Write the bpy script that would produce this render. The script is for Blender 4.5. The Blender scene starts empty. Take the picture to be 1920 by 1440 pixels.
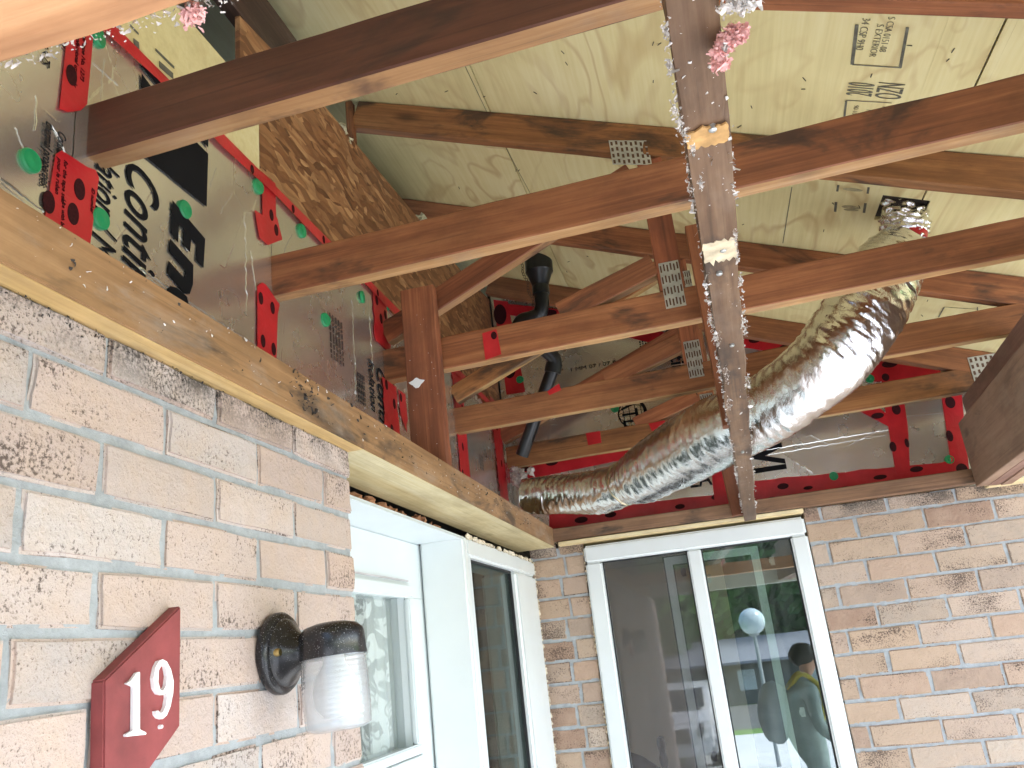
import bpy, bmesh, math, random
from mathutils import Vector, Matrix, noise
random.seed(19)
C = bpy.context.scene
COL = C.collection
# ------------------------------------------------------------------ camera, sky, sun, exposure
# metres; the camera (eye) is the origin, x to the right along the window wall, y towards it, z up; the porch slab is at z = -1.65
YAW, PITCH, ROLL, FPX = 0.204, 0.3155, -0.1122, 1553.0
_cy, _sy, _cp, _sp, _cr, _sr = math.cos(YAW), math.sin(YAW), math.cos(PITCH), math.sin(PITCH), math.cos(ROLL), math.sin(ROLL)
FW = Vector((-_sy*_cp, _cy*_cp, _sp)); RT = Vector((_cy, _sy, 0)); UP = RT.cross(FW)
RT, UP = RT*_cr + UP*_sr, -RT*_sr + UP*_cr
cam = bpy.data.cameras.new('camera'); camo = bpy.data.objects.new('camera', cam); COL.objects.link(camo)
camo.matrix_world = Matrix(((RT.x, UP.x, -FW.x, 0), (RT.y, UP.y, -FW.y, 0), (RT.z, UP.z, -FW.z, 0), (0, 0, 0, 1)))
cam.sensor_width = 36; cam.lens = FPX/1920*36; cam.clip_start = 0.02; cam.clip_end = 500
C.camera = camo
w = bpy.data.worlds.new('World'); C.world = w; w.use_nodes = True
nt = w.node_tree; sky = nt.nodes.new('ShaderNodeTexSky'); sky.sky_type = 'NISHITA'; sky.sun_disc = False
SUN_EL, SUN_AZ = math.radians(50), math.radians(88)        # azimuth from +y towards +x
sky.sun_elevation = SUN_EL; sky.sun_rotation = SUN_AZ; sky.air_density = 1.0; sky.dust_density = 1.5; sky.ozone_density = 1.0
nt.links.new(sky.outputs[0], nt.nodes['Background'].inputs[0]); nt.nodes['Background'].inputs[1].default_value = 0.15
sl = bpy.data.lights.new('sun', 'SUN'); sl.energy = 2.5; sl.angle = math.radians(12); sl.color = (1, 0.98, 0.95)
slo = bpy.data.objects.new('sun', sl); COL.objects.link(slo)
sd = Vector((math.sin(SUN_AZ)*math.cos(SUN_EL), math.cos(SUN_AZ)*math.cos(SUN_EL), math.sin(SUN_EL)))
slo.rotation_euler = sd.to_track_quat('Z', 'Y').to_euler()
C.view_settings.view_transform = 'Standard'; C.view_settings.look = 'None'; C.view_settings.gamma = 1
C.view_settings.exposure = 2.62
C.cycles.use_denoising = True
C.cycles.max_bounces = 10; C.cycles.diffuse_bounces = 6; C.cycles.glossy_bounces = 5; C.cycles.transparent_max_bounces = 16
C.cycles.sample_clamp_indirect = 8
# ------------------------------------------------------------------ helpers
def at(px, py, x=None, y=None, z=None, deck=False):
    """the point of a real plane (wall, truss, deck) that was measured at this pixel of the 1920 x 1440 photograph"""
    d = FW + RT*((px-960)/FPX) - UP*((py-720)/FPX)
    if deck: return d*(1.325/(d.z + .405*d.x))
    t = x/d.x if x is not None else y/d.y if y is not None else z/d.z
    return d*t
def tag(o, label=None, cat=None, group=None, kind=None):
    if label: o['label'] = label
    if cat: o['category'] = cat
    if group: o['group'] = group
    if kind: o['kind'] = kind
    return o
def empty(name, loc, label=None, cat=None, group=None):
    o = bpy.data.objects.new(name, None); COL.objects.link(o); o.location = loc; o.empty_display_size = .05
    return tag(o, label, cat, group)
def place(o, M, parent=None):
    if parent is not None:
        o.parent = parent
        P = Matrix.Translation(parent.location) if parent.parent is None else Matrix.Translation(parent.parent.location) @ parent.matrix_basis
        if parent.parent is None: P = parent.matrix_basis.copy()
        o.matrix_basis = P.inverted() @ M
    else:
        o.matrix_basis = M
def link(name, me, mat=None, parent=None, M=None, smooth=False):
    o = bpy.data.objects.new(name, me); COL.objects.link(o)
    if mat is not None:
        for m in (mat if isinstance(mat, (list, tuple)) else [mat]): me.materials.append(m)
    if smooth:
        me.polygons.foreach_set('use_smooth', [True]*len(me.polygons))
    place(o, M or Matrix.Identity(4), parent)
    return o
class MB:
    def __init__(s): s.v = []; s.f = []; s.m = []
    def quad(s, a, b, c, d, mi=0):
        n = len(s.v); s.v += [tuple(a), tuple(b), tuple(c), tuple(d)]; s.f.append((n, n+1, n+2, n+3)); s.m.append(mi)
    def poly(s, pts, mi=0):
        n = len(s.v); s.v += [tuple(p) for p in pts]; s.f.append(tuple(range(n, n+len(pts)))); s.m.append(mi)
    def box(s, lo, hi, mi=0, j=0, M=None):
        n = len(s.v)
        for x in (lo[0], hi[0]):
            for y in (lo[1], hi[1]):
                for z in (lo[2], hi[2]):
                    p = Vector((x+random.uniform(-j, j), y+random.uniform(-j, j), z+random.uniform(-j, j)))
                    s.v.append(tuple(M @ p if M else p))
        for q in ((0, 1, 3, 2), (4, 6, 7, 5), (0, 4, 5, 1), (2, 3, 7, 6), (0, 2, 6, 4), (1, 5, 7, 3)):
            s.f.append(tuple(n+i for i in q)); s.m.append(mi)
    def prism(s, pts, off, mi=0):
        """flat outline pts extruded by the vector off"""
        n = len(s.v); k = len(pts); off = Vector(off)
        s.v += [tuple(p) for p in pts] + [tuple(Vector(p)+off) for p in pts]
        s.f.append(tuple(range(n, n+k))[::-1]); s.f.append(tuple(range(n+k, n+2*k))); s.m += [mi, mi]
        for i in range(k):
            a, b = n+i, n+(i+1) % k; s.f.append((a, b, b+k, a+k)); s.m.append(mi)
    def tube(s, pts, rad, seg=12, mi=0, cap=True, wob=None):
        pts = [Vector(p) for p in pts]; n0 = len(s.v); k = len(pts)
        t = (pts[1]-pts[0]).normalized(); a = t.orthogonal().normalized()
        for i in range(k):
            t = (pts[min(i+1, k-1)]-pts[max(i-1, 0)]).normalized()
            a = (a - t*a.dot(t)).normalized(); b = t.cross(a)
            r = rad[i] if isinstance(rad, (list, tuple)) else rad
            for q in range(seg):
                th = 2*math.pi*q/seg; rr = r + (wob(i, q, th) if wob else 0)
                s.v.append(tuple(pts[i] + a*(rr*math.cos(th)) + b*(rr*math.sin(th))))
        for i in range(k-1):
            for q in range(seg):
                q2 = (q+1) % seg
                s.f.append((n0+i*seg+q, n0+i*seg+q2, n0+(i+1)*seg+q2, n0+(i+1)*seg+q)); s.m.append(mi)
        if cap:
            s.f.append(tuple(n0+q for q in range(seg))[::-1]); s.f.append(tuple(n0+(k-1)*seg+q for q in range(seg))); s.m += [mi, mi]
    def lathe(s, prof, origin, axis=(0, 0, 1), seg=32, mi=0):
        """prof: (radius, height) pairs along axis"""
        ax = Vector(axis).normalized(); a = ax.orthogonal().normalized(); b = ax.cross(a); o = Vector(origin); n0 = len(s.v)
        for r, h in prof:
            for q in range(seg):
                th = 2*math.pi*q/seg; s.v.append(tuple(o + ax*h + (a*math.cos(th)+b*math.sin(th))*max(r, 1e-4)))
        for i in range(len(prof)-1):
            for q in range(seg):
                q2 = (q+1) % seg; s.f.append((n0+i*seg+q, n0+i*seg+q2, n0+(i+1)*seg+q2, n0+(i+1)*seg+q)); s.m.append(mi)
    def blob(s, c, r, mi=0, sub=1, amp=.4, sq=(1, 1, 1)):
        bm = bmesh.new(); bmesh.ops.create_icosphere(bm, subdivisions=sub, radius=1)
        n0 = len(s.v); sd = Vector((random.random()*50, random.random()*50, 0)); bm.verts.ensure_lookup_table()
        rot = Matrix.Rotation(random.random()*6, 3, (random.random()-.5, random.random()-.5, random.random()+.1))
        for v in bm.verts:
            k = 1 + amp*noise.noise(v.co*1.7+sd)*2; p = Vector((v.co.x*sq[0], v.co.y*sq[1], v.co.z*sq[2]))*k*r
            s.v.append(tuple(Vector(c) + rot @ p))
        for f in bm.faces: s.f.append(tuple(n0+v.index for v in f.verts)); s.m.append(mi)
        bm.free()
    def flake(s, c, r, mi=0, amp=.6):
        """torn shred: a short bent ribbon"""
        c = Vector(c); u = Vector((random.gauss(0, 1), random.gauss(0, 1), random.gauss(0, 1))).normalized(); v = u.orthogonal().normalized(); v.rotate(Matrix.Rotation(random.random()*6, 3, u)); w_ = u.cross(v)
        k = random.choice((2, 3, 3, 4)); n0 = len(s.v); wd = r*random.uniform(.25, .7)
        for i in range(k+1):
            t = (i/k-.5)*2; p = c + u*(t*r*random.uniform(.8, 1.4)) + w_*(r*.7*math.sin(t*2+amp)); q = wd*(1-.5*abs(t))*random.uniform(.5, 1.3)
            s.v += [tuple(p-v*q), tuple(p+v*q+w_*random.uniform(-.3, .3)*r)]
        for i in range(k): a = n0+2*i; s.f.append((a, a+1, a+3, a+2)); s.m.append(mi)
    def mesh(s, name, fix=True):
        me = bpy.data.meshes.new(name); me.from_pydata(s.v, [], s.f); me.polygons.foreach_set('material_index', s.m); me.update()
        if fix:
            bm = bmesh.new(); bm.from_mesh(me); bmesh.ops.recalc_face_normals(bm, faces=bm.faces); bm.to_mesh(me); bm.free()
        return me
    def build(s, name, mat, parent=None, smooth=False, fix=True, bevel=0, seg=2):
        me = s.mesh(name, fix)
        if bevel:
            bm = bmesh.new(); bm.from_mesh(me)
            es = [e for e in bm.edges if len(e.link_faces) == 2 and e.calc_face_angle(0) > .6]
            bmesh.ops.bevel(bm, geom=es, offset=bevel, segments=seg, affect='EDGES', clamp_overlap=True); bm.to_mesh(me); bm.free()
        o = link(name, me, mat, parent, smooth=smooth)
        if smooth: me.set_sharp_from_angle(angle=math.radians(40))
        return o
def board(name, p0, p1, wdt, hgt, mat, parent=None, up=(0, 0, 1), n=14, j=.0006, cham=.0025, under=None):
    """sawn timber from p0 to p1 (centre line): wdt across, hgt along up; local x runs with the grain"""
    p0, p1 = Vector(p0), Vector(p1); X = (p1-p0); L = X.length; X.normalize()
    Z = Vector(up); Z = (Z - X*Z.dot(X)).normalized(); Y = Z.cross(X)
    c = cham; a, b = wdt/2, hgt/2
    ring = [(-a+c, -b), (a-c, -b), (a, -b+c), (a, b-c), (a-c, b), (-a+c, b), (-a, b-c), (-a, -b+c)]
    m = MB(); sd = Vector((random.random()*99, random.random()*99, 0))
    for i in range(n+1):
        x = -L/2 + L*i/n
        for q, (yy, zz) in enumerate(ring):
            d = noise.noise(Vector((x*6, q*3.1, 0))+sd)*j*2.2
            m.v.append((x, yy*(1+d/a), zz*(1+d/b)))
    for i in range(n):
        for q in range(8):
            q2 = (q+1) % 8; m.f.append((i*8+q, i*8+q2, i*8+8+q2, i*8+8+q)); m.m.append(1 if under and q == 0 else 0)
    m.f += [tuple(range(8))[::-1], tuple(n*8+q for q in range(8))]; m.m += [0, 0]
    M = Matrix.Translation((p0+p1)/2) @ Matrix((X, Y, Z)).transposed().to_4x4()
    return link(name, m.mesh(name), [mat, under] if under else mat, parent, M)
def slab(name, lo, hi, mat, parent=None, axis=0, bevel=.002, seg=2):
    """box as an object with its own origin, local x along the world axis given (grain direction)"""
    c = (Vector(lo)+Vector(hi))/2; h = (Vector(hi)-Vector(lo))/2
    R = Matrix.Identity(3) if axis == 0 else Matrix(((0, -1, 0), (1, 0, 0), (0, 0, 1))) if axis == 1 else Matrix(((0, 0, -1), (0, 1, 0), (1, 0, 0)))
    hl = R.transposed() @ h; hl = Vector(map(abs, hl)); m = MB(); m.box(-hl, hl)
    me = m.mesh(name)
    if bevel:
        bm = bmesh.new(); bm.from_mesh(me); bmesh.ops.bevel(bm, geom=bm.edges[:], offset=min(bevel, min(hl)*.45), segments=seg, affect='EDGES'); bm.to_mesh(me); bm.free()
    return link(name, me, mat, parent, Matrix.Translation(c) @ R.to_4x4())
def text(name, s, size, origin, xd, yd, mat, parent=None, shear=0, bold=0, sx=1, align='LEFT', ext=.0004):
    cu = bpy.data.curves.new(name, 'FONT'); cu.body = s; cu.size = size; cu.shear = shear; cu.offset = bold; cu.align_x = align; cu.extrude = ext; cu.resolution_u = 4
    t = bpy.data.objects.new(name, cu); COL.objects.link(t)
    me = bpy.data.meshes.new_from_object(t.evaluated_get(bpy.context.evaluated_depsgraph_get()))
    bpy.data.objects.remove(t); bpy.data.curves.remove(cu); me.name = name; me.materials.clear()
    X = Vector(xd).normalized(); Y = Vector(yd).normalized(); N = X.cross(Y)
    M = Matrix.Translation(origin) @ Matrix((X, Y, N)).transposed().to_4x4() @ Matrix.Diagonal((sx, 1, 1, 1))
    return link(name, me, mat, parent, M)
def spline(P, n):
    P = [Vector(p) for p in P]; P = [P[0]*2-P[1]] + P + [P[-1]*2-P[-2]]; out = []
    for i in range(1, len(P)-2):
        for k in range(n):
            t = k/n; a, b, c, d = P[i-1], P[i], P[i+1], P[i+2]
            out.append(.5*((2*b) + (c-a)*t + (2*a-5*b+4*c-d)*t*t + (3*b-a-3*c+d)*t**3))
    return out + [P[-2]]
# ------------------------------------------------------------------ materials
class N:
    def __init__(s, name, **k):
        s.m = bpy.data.materials.new(name); s.m.use_nodes = True; s.t = s.m.node_tree; s.b = s.t.nodes['Principled BSDF']; s.out = s.t.nodes['Material Output']
        for a, v in k.items(): s.set(a, v)
    def set(s, a, v):
        i = s.b.inputs[{'col': 'Base Color', 'rough': 'Roughness', 'metal': 'Metallic', 'spec': 'Specular IOR Level', 'trans': 'Transmission Weight', 'sub': 'Subsurface Weight', 'coat': 'Coat Weight', 'emit': 'Emission Strength', 'ecol': 'Emission Color', 'alpha': 'Alpha', 'sheen': 'Sheen Weight'}[a]]
        if hasattr(v, 'is_output'): s.t.links.new(v, i)
        else: i.default_value = (*v, 1) if isinstance(v, tuple) and len(v) == 3 else v
    def n(s, typ, _in=None, **k):
        nd = s.t.nodes.new('ShaderNode'+typ)
        for a, v in k.items(): setattr(nd, a, v)
        for a, v in (_in or {}).items():
            if hasattr(v, 'is_output'): s.t.links.new(v, nd.inputs[a])
            elif isinstance(v, tuple) and len(v) == 3 and nd.inputs[a].type == 'RGBA': nd.inputs[a].default_value = (*v, 1)
            else: nd.inputs[a].default_value = v
        return nd
    def obj(s): return s.n('TexCoord').outputs['Object']
    def gen(s): return s.n('NewGeometry').outputs['Position']
    def map(s, vec, sc, rot=(0, 0, 0), loc=(0, 0, 0)): return s.n('Mapping', {'Vector': vec, 'Scale': sc, 'Rotation': rot, 'Location': loc}).outputs[0]
    def rnd(s): return s.n('ObjectInfo').outputs['Random']
    def math(s, op, a, b=0., c=0., clamp=False): return s.n('Math', {0: a, 1: b, 2: c}, operation=op, use_clamp=clamp).outputs[0]
    def noise(s, vec, scale, detail=4, rough=.55, dist=0, w=None):
        if w is None: return s.n('TexNoise', {'Vector': vec, 'Scale': scale, 'Detail': detail, 'Roughness': rough, 'Distortion': dist}).outputs[0]
        return s.n('TexNoise', {'Vector': vec, 'Scale': scale, 'Detail': detail, 'Roughness': rough, 'Distortion': dist, 'W': w}, noise_dimensions='4D').outputs[0]
    def step(s, v, a, b): return s.n('MapRange', {'Value': v, 'From Min': a, 'From Max': b}).outputs[0]
    def ramp(s, f, *st):
        r = s.n('ValToRGB', {'Fac': f}); e = r.color_ramp.elements
        while len(e) < len(st): e.new(.5)
        for i, (p, c) in enumerate(st): e[i].position = p; e[i].color = (*c, 1)
        return r.outputs[0]
    def mix(s, f, a, b, mode='MIX'):
        nd = s.n('Mix', data_type='RGBA', blend_type=mode)
        for i, v in ((0, f), (6, a), (7, b)):
            if hasattr(v, 'is_output'): s.t.links.new(v, nd.inputs[i])
            else: nd.inputs[i].default_value = (*v, 1) if isinstance(v, tuple) else v
        return nd.outputs[2]
    def bump(s, h, st=.3, dist=.002, nrm=None):
        b = s.n('Bump', {'Height': h, 'Strength': st, 'Distance': dist})
        if nrm is not None: s.t.links.new(nrm, b.inputs['Normal'])
        s.t.links.new(b.outputs[0], s.b.inputs['Normal']); return b.outputs[0]
def plain(name, col, rough=.5, var=.12, sc=12., bump=.15, **k):
    m = N(name, rough=rough, **k); v = m.noise(m.obj(), sc, 5)
    d = tuple(c*(1-var) for c in col); l = tuple(min(1, c*(1+var)) for c in col)
    m.set('col', m.ramp(v, (.3, d), (.7, l))); m.bump(m.noise(m.obj(), sc*6, 4), bump, .001)
    return m.m
def wood(name, dark, mid, light, stain=.35, stcol=(.03, .018, .012), rough=.62, dust=0.):
    m = N(name, rough=rough); r = m.math('MULTIPLY', m.rnd(), 37.); o = m.obj()
    big = m.noise(m.map(o, (1.3, 16, 16)), 1., 4, .6, 1.2, r); fine = m.noise(m.map(o, (5, 150, 150)), 1., 3, .6, .3, r)
    ring = m.noise(m.map(o, (1.2, 60, 60)), 1., 2, .5, .8, r)
    f = m.math('ADD', m.math('MULTIPLY', big, .45), m.math('ADD', m.math('MULTIPLY', fine, .28), m.math('MULTIPLY', ring, .27)))
    col = m.ramp(f, (.36, dark), (.5, mid), (.64, light))
    blot = m.noise(m.map(o, (4.5, 11, 11)), 1., 6, .68, .3, m.math('ADD', r, 11.)); col = m.mix(m.math('MULTIPLY', m.step(blot, .42, .62), .45), col, tuple(c*.62 for c in dark))
    strk = m.noise(m.map(o, (2.2, 240, 240)), 1., 2, .5, .1, m.math('ADD', r, 3.)); col = m.mix(m.math('MULTIPLY', m.step(strk, .60, .68), .35), col, tuple(c*.5 for c in dark))
    vor = m.n('TexVoronoi', {'Vector': m.map(o, (3.1, 9, 9)), 'Scale': 1., 'Randomness': 1., 'W': r}, voronoi_dimensions='4D').outputs['Distance']
    knot = m.step(m.math('ADD', vor, m.math('MULTIPLY', fine, .12)), .24, .11)
    col = m.mix(m.math('MULTIPLY', knot, .8), col, tuple(c*.35 for c in dark))
    s1 = m.noise(m.map(o, (3.2, 10, 10)), 1., 5, .62, .6, m.math('ADD', r, 5.)); s2 = m.noise(m.map(o, (9, 26, 26)), 1., 4, .6, 0, r)
    st = m.math('MULTIPLY', m.step(m.math('ADD', m.math('MULTIPLY', s1, .8), m.math('MULTIPLY', s2, .2)), .54, .62), stain)
    col = m.mix(st, col, stcol)
    if dust:
        d = m.step(m.noise(m.map(o, (6, 14, 14)), 1., 6, .7, .4, r), .50, .66)
        col = m.mix(m.math('MULTIPLY', d, dust), col, (.33, .27, .22))
    col = m.n('HueSaturation', {'Color': col, 'Hue': m.math('ADD', .492, m.math('MULTIPLY', m.math('FRACT', m.math('MULTIPLY', m.rnd(), 91.)), .02)), 'Value': m.math('ADD', .80, m.math('MULTIPLY', m.math('FRACT', m.math('MULTIPLY', m.rnd(), 53.)), .48))}).outputs[0]
    m.set('col', col); m.bump(m.math('ADD', fine, m.math('MULTIPLY', big, .7)), .35, .0016)
    return m.m
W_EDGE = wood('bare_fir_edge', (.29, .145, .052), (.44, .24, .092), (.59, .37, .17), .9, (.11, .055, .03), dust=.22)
W_DKF = wood('dark_fir', (.075, .024, .011), (.118, .040, .018), (.175, .064, .029), .6)
W_FIR = wood('old_fir', (.15, .050, .018), (.285, .100, .036), (.42, .170, .064), .8)
W_RED = wood('red_fir', (.13, .033, .014), (.22, .06, .024), (.30, .09, .036), .25)
W_BEAM = wood('beam_fir', (.21, .105, .045), (.31, .165, .075), (.42, .24, .12), .9, (.075, .045, .028), dust=.4)
W_FBEAM = wood('grimy_fir', (.12, .06, .03), (.20, .105, .052), (.29, .165, .088), .95, (.04, .028, .018), dust=.08)
W_DUST = wood('dusty_pine', (.10, .050, .024), (.18, .098, .050), (.30, .185, .105), .85, (.045, .026, .016), dust=.16)
W_LOG = wood('pale_orange_pine', (.40, .20, .085), (.56, .31, .14), (.66, .42, .22), .2, (.20, .10, .05))
W_BROWN = wood('brown_stained', (.20, .105, .07), (.27, .155, .108), (.34, .21, .15), .35, (.05, .03, .02), dust=.2)
W_DARK = wood('dark_brown_wood', (.03, .016, .012), (.05, .026, .018), (.08, .042, .028), .5, dust=.12)  # very dark brown wood with a little dust
W_NEW = wood('new_spruce', (.58, .44, .21), (.72, .60, .34), (.80, .70, .45), .22, (.30, .20, .10))
W_CHAIR = wood('chair_wood', (.06, .03, .016), (.09, .045, .024), (.13, .07, .04), .2)
def ply_mat():
    m = N('plywood', rough=.6); o = m.obj(); r = m.math('MULTIPLY', m.rnd(), 21.)
    warp = m.noise(m.map(o, (2.6, 1.1, 2.6)), 1., 3, .5, .9, r)
    cont = m.math('ABSOLUTE', m.math('SUBTRACT', m.math('FRACT', m.math('MULTIPLY', warp, 9.)), .5))
    line = m.math('MULTIPLY', m.step(cont, .16, .02), m.step(m.noise(m.map(o, (2, 1, 2)), 1., 2, .5, 0, m.math('ADD', r, 9.)), .40, .62))
    g = m.noise(m.map(o, (70, 3, 70)), 1., 4, .6, .2, r); blot = m.noise(o, 2.4, 4, .6, .3, r)
    f = m.math('ADD', m.math('MULTIPLY', g, .45), m.math('MULTIPLY', blot, .55))
    col = m.ramp(f, (.3, (.57, .475, .22)), (.5, (.70, .61, .31)), (.7, (.78, .71, .42)))
    col = m.mix(m.math('MULTIPLY', line, .55), col, (.44, .28, .11))
    vor = m.n('TexVoronoi', {'Vector': m.map(o, (5.5, 4.2, 5.5)), 'W': r, 'Scale': 1.}, voronoi_dimensions='4D').outputs['Distance']
    col = m.mix(m.math('MULTIPLY', m.step(vor, .085, .05), .75), col, (.26, .14, .06))
    v2 = m.n('TexVoronoi', {'Vector': m.map(o, (11, 7, 11)), 'W': m.math('ADD', r, 3.), 'Scale': 1.}, voronoi_dimensions='4D').outputs['Distance']
    col = m.mix(m.math('MULTIPLY', m.step(v2, .05, .03), .85), col, (.10, .06, .03))
    m.set('col', col); m.bump(g, .2, .001); return m.m
PLY = ply_mat()
def osb_mat():
    m = N('oriented_strand_board', rough=.55); o = m.obj()
    wv = m.n('TexNoise', {'Vector': o, 'Scale': 7., 'Detail': 2.}).outputs['Color']
    ov = m.n('VectorMath', {0: o, 1: m.n('VectorMath', {0: wv, 'Scale': .05}, operation='SCALE').outputs[0]}, operation='ADD').outputs[0]
    def fl(rot, sx, sy):
        v = m.n('TexVoronoi', {'Vector': m.map(ov, (sx, sy, sx), (rot, 0, 0)), 'Scale': 1., 'Randomness': 1.}); return m.n('SeparateColor', {0: v.outputs['Color']}).outputs[0], v.outputs['Distance']
    a, da = fl(math.radians(28), 44, 11); b, db = fl(math.radians(-15), 52, 15); c, dc = fl(math.radians(55), 46, 13)
    pick = m.step(m.math('ADD', b, m.math('MULTIPLY', m.noise(o, 30, 3), .3)), .55, .62); v = m.mix(pick, a, c)
    g = m.noise(m.map(o, (220, 25, 220), (math.radians(20), 0, 0)), 1., 3)
    f = m.math('ADD', m.math('MULTIPLY', m.n('SeparateColor', {0: v}).outputs[0], .75), m.math('MULTIPLY', g, .3))
    col = m.ramp(f, (.08, (.11, .045, .017)), (.40, (.22, .092, .034)), (.66, (.32, .15, .058)), (.92, (.50, .28, .12)))
    ed = m.math('MULTIPLY', m.step(da, .42, .62), .35); col = m.mix(ed, col, (.12, .05, .02))
    m.set('col', col); m.bump(f, .35, .0015); return m.m
OSB = osb_mat()
def brick_mat(name, cols, grime):
    m = N(name, rough=.88); p = m.gen(); isl = m.n('NewGeometry').outputs['Random Per Island']
    base = m.ramp(isl, *[(i/(len(cols)-1), c) for i, c in enumerate(cols)])
    base = m.mix(m.math('MULTIPLY', m.step(m.noise(p, 22, 4), .4, .75), .4), base, (.55, .40, .29))
    sp = m.noise(p, 210, 4, .7); cl = m.noise(m.map(p, (8, 8, 13)), 1., 4, .6)
    off = m.math('MULTIPLY', isl, 7.77); cl2 = m.noise(m.map(p, (5, 5, 9)), 1., 3, .55, 0, m.math('MULTIPLY', off, 3.))
    spots = m.step(m.math('ADD', m.math('MULTIPLY', sp, .6), m.math('MULTIPLY', cl2, .55)), .625, .70)
    base = m.mix(m.math('MULTIPLY', spots, .88), base, (.065, .042, .032))
    fine = m.step(m.noise(p, 420, 3, .6), .60, .70); base = m.mix(m.math('MULTIPLY', fine, .45), base, (.15, .10, .075))
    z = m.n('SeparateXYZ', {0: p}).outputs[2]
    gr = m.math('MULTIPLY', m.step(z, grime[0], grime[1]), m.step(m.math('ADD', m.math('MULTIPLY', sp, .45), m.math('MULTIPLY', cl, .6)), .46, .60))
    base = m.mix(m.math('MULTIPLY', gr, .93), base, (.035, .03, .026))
    m.set('col', base); m.bump(m.math('ADD', m.math('MULTIPLY', sp, .5), m.noise(p, 60, 5, .65)), .8, .005); return m.m
BR_L = brick_mat('pale_pink_brick', [(.46, .365, .325), (.54, .425, .37), (.44, .38, .35), (.58, .505, .475), (.50, .375, .315), (.54, .475, .445)], (.325, .385))
BR_F = brick_mat('tan_brick', [(.41, .30, .215), (.48, .345, .24), (.39, .315, .25), (.34, .22, .155), (.51, .415, .335), (.44, .285, .195), (.46, .385, .31)], (.33, .40))
def mortar_mat():
    m = N('mortar', rough=.95); p = m.gen(); v = m.noise(p, 40, 6, .65)
    m.set('col', m.ramp(v, (.3, (.30, .32, .33)), (.7, (.44, .47, .49)))); m.bump(m.noise(p, 260, 5, .7), .6, .004); return m.m
MORTAR = mortar_mat()
def foil_mat(name, tint, rough):
    m = N(name, metal=.9, rough=rough); o = m.obj()
    m.set('col', m.ramp(m.noise(o, 3, 3), (.3, tuple(c*.86 for c in tint)), (.7, tint)))
    cr = m.n('TexVoronoi', {'Vector': m.map(o, (4, 5, 4), (.4, .3, 0)), 'Scale': 1.}, feature='DISTANCE_TO_EDGE').outputs[0]
    wv = m.noise(m.map(o, (2, 10, 6)), 1., 5, .6, 1.2); crease = m.math('MULTIPLY', m.step(cr, .012, .0), m.step(wv, .5, .58))
    h = m.math('ADD', m.math('MULTIPLY', m.noise(o, 9, 4, .5), .8), m.math('ADD', m.math('MULTIPLY', crease, .6), m.math('MULTIPLY', m.noise(o, 90, 3), .03)))
    m.bump(h, .25, .004); m.set('rough', m.math('ADD', m.math('MULTIPLY', m.noise(o, 7, 4), .18), rough-.09)); return m.m
FOIL = foil_mat('board_foil', (.88, .875, .82), .26)
def duct_mat():
    m = N('duct_foil', metal=1., rough=.12, col=(.84, .84, .83)); o = m.obj()
    a = m.noise(m.map(o, (70, 26, 26), (0, -.35, .5)), 1., 6, .62, 1.8); cr = m.n('TexVoronoi', {'Vector': o, 'Scale': 46.}, feature='DISTANCE_TO_EDGE').outputs[0]
    m.bump(m.math('ADD', a, m.math('MULTIPLY', m.step(cr, .15, .0), .08)), .30, .005); return m.m
DUCT = duct_mat()
def tape_mat():
    m = N('red_sheathing_tape', rough=.3); o = m.gen(); v = m.noise(o, 14, 4)
    m.set('col', m.ramp(v, (.3, (.42, .012, .018)), (.7, (.58, .022, .03)))); m.bump(m.noise(m.map(o, (60, 18, 30)), 1., 4, .6, 1.), .5, .003); return m.m
TAPE = tape_mat()
BLACK = plain('black_print', (.008, .008, .009), .85, spec=.15)
TPRINT = plain('tape_print', (.035, .004, .006), .7, .5, 300, spec=.2)
GREY_PRINT = plain('faint_ink', (.12, .115, .085), .7, .35, 60)
WHITE = plain('white_vinyl', (.72, .755, .75), .35, .03, 5, .05)
DOORW = plain('white_door_paint', (.66, .715, .725), .4, .03, 5, .08)
STEEL = plain('galvanised', (.50, .52, .51), .42, .2, 40, .2, metal=.85)
SLOT = plain('slot_shadow', (.10, .05, .03), .8)
ABS = plain('black_pipe', (.012, .014, .015), .28, .2, 20, .05)
def lamp_mat():
    m = N('black_lamp_paint', rough=.26); o = m.gen(); up_ = m.step(m.n('SeparateXYZ', {0: m.n('NewGeometry').outputs['Normal']}).outputs[2], -.2, .8)
    sp = m.step(m.noise(o, 620, 2, .5), .66, .70); m.set('col', m.mix(m.math('MULTIPLY', sp, m.math('ADD', .3, m.math('MULTIPLY', up_, .6))), (.012, .012, .014), (.55, .54, .50)))
    m.bump(m.noise(o, 200, 3), .15, .001); return m.m
LAMPB = lamp_mat()
GREEN = plain('green_plastic', (.012, .27, .095), .4)
SIGNR = plain('dark_red_paint', (.24, .048, .048), .6, .24, 20, .4)
WNUM = plain('white_numeral', (.82, .82, .82), .4, .03)
RUBBER = plain('gasket', (.015, .016, .017), .6)
SASH = plain('sash_vinyl', (.62, .68, .65), .35, .04)
PINK = plain('pink_fibre', (.86, .45, .42), .95, .3, 30, .8, sub=.0)
FIBRE = plain('grey_fibre', (.55, .51, .47), .95, .35, 60, .8)
WFIB = plain('white_fibre', (.72, .69, .66), .9, .2, 60, .6)
ORFIB = plain('orange_foam', (.55, .27, .15), .9, .3, 30, .8)
DIRT = plain('dark_debris', (.05, .042, .036), .95, .4, 60, .5)
ROOM = plain('room_paint', (.78, .67, .55), .8, .04, 3, .05)
CEIL = plain('room_ceiling', (.55, .54, .52), .9, .04, 3, .05)
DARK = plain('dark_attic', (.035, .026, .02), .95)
CONC = plain('concrete', (.50, .51, .52), .9, .1, 3, .3)
ASPH = plain('asphalt', (.10, .10, .10), .9, .2, 6, .3)
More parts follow.
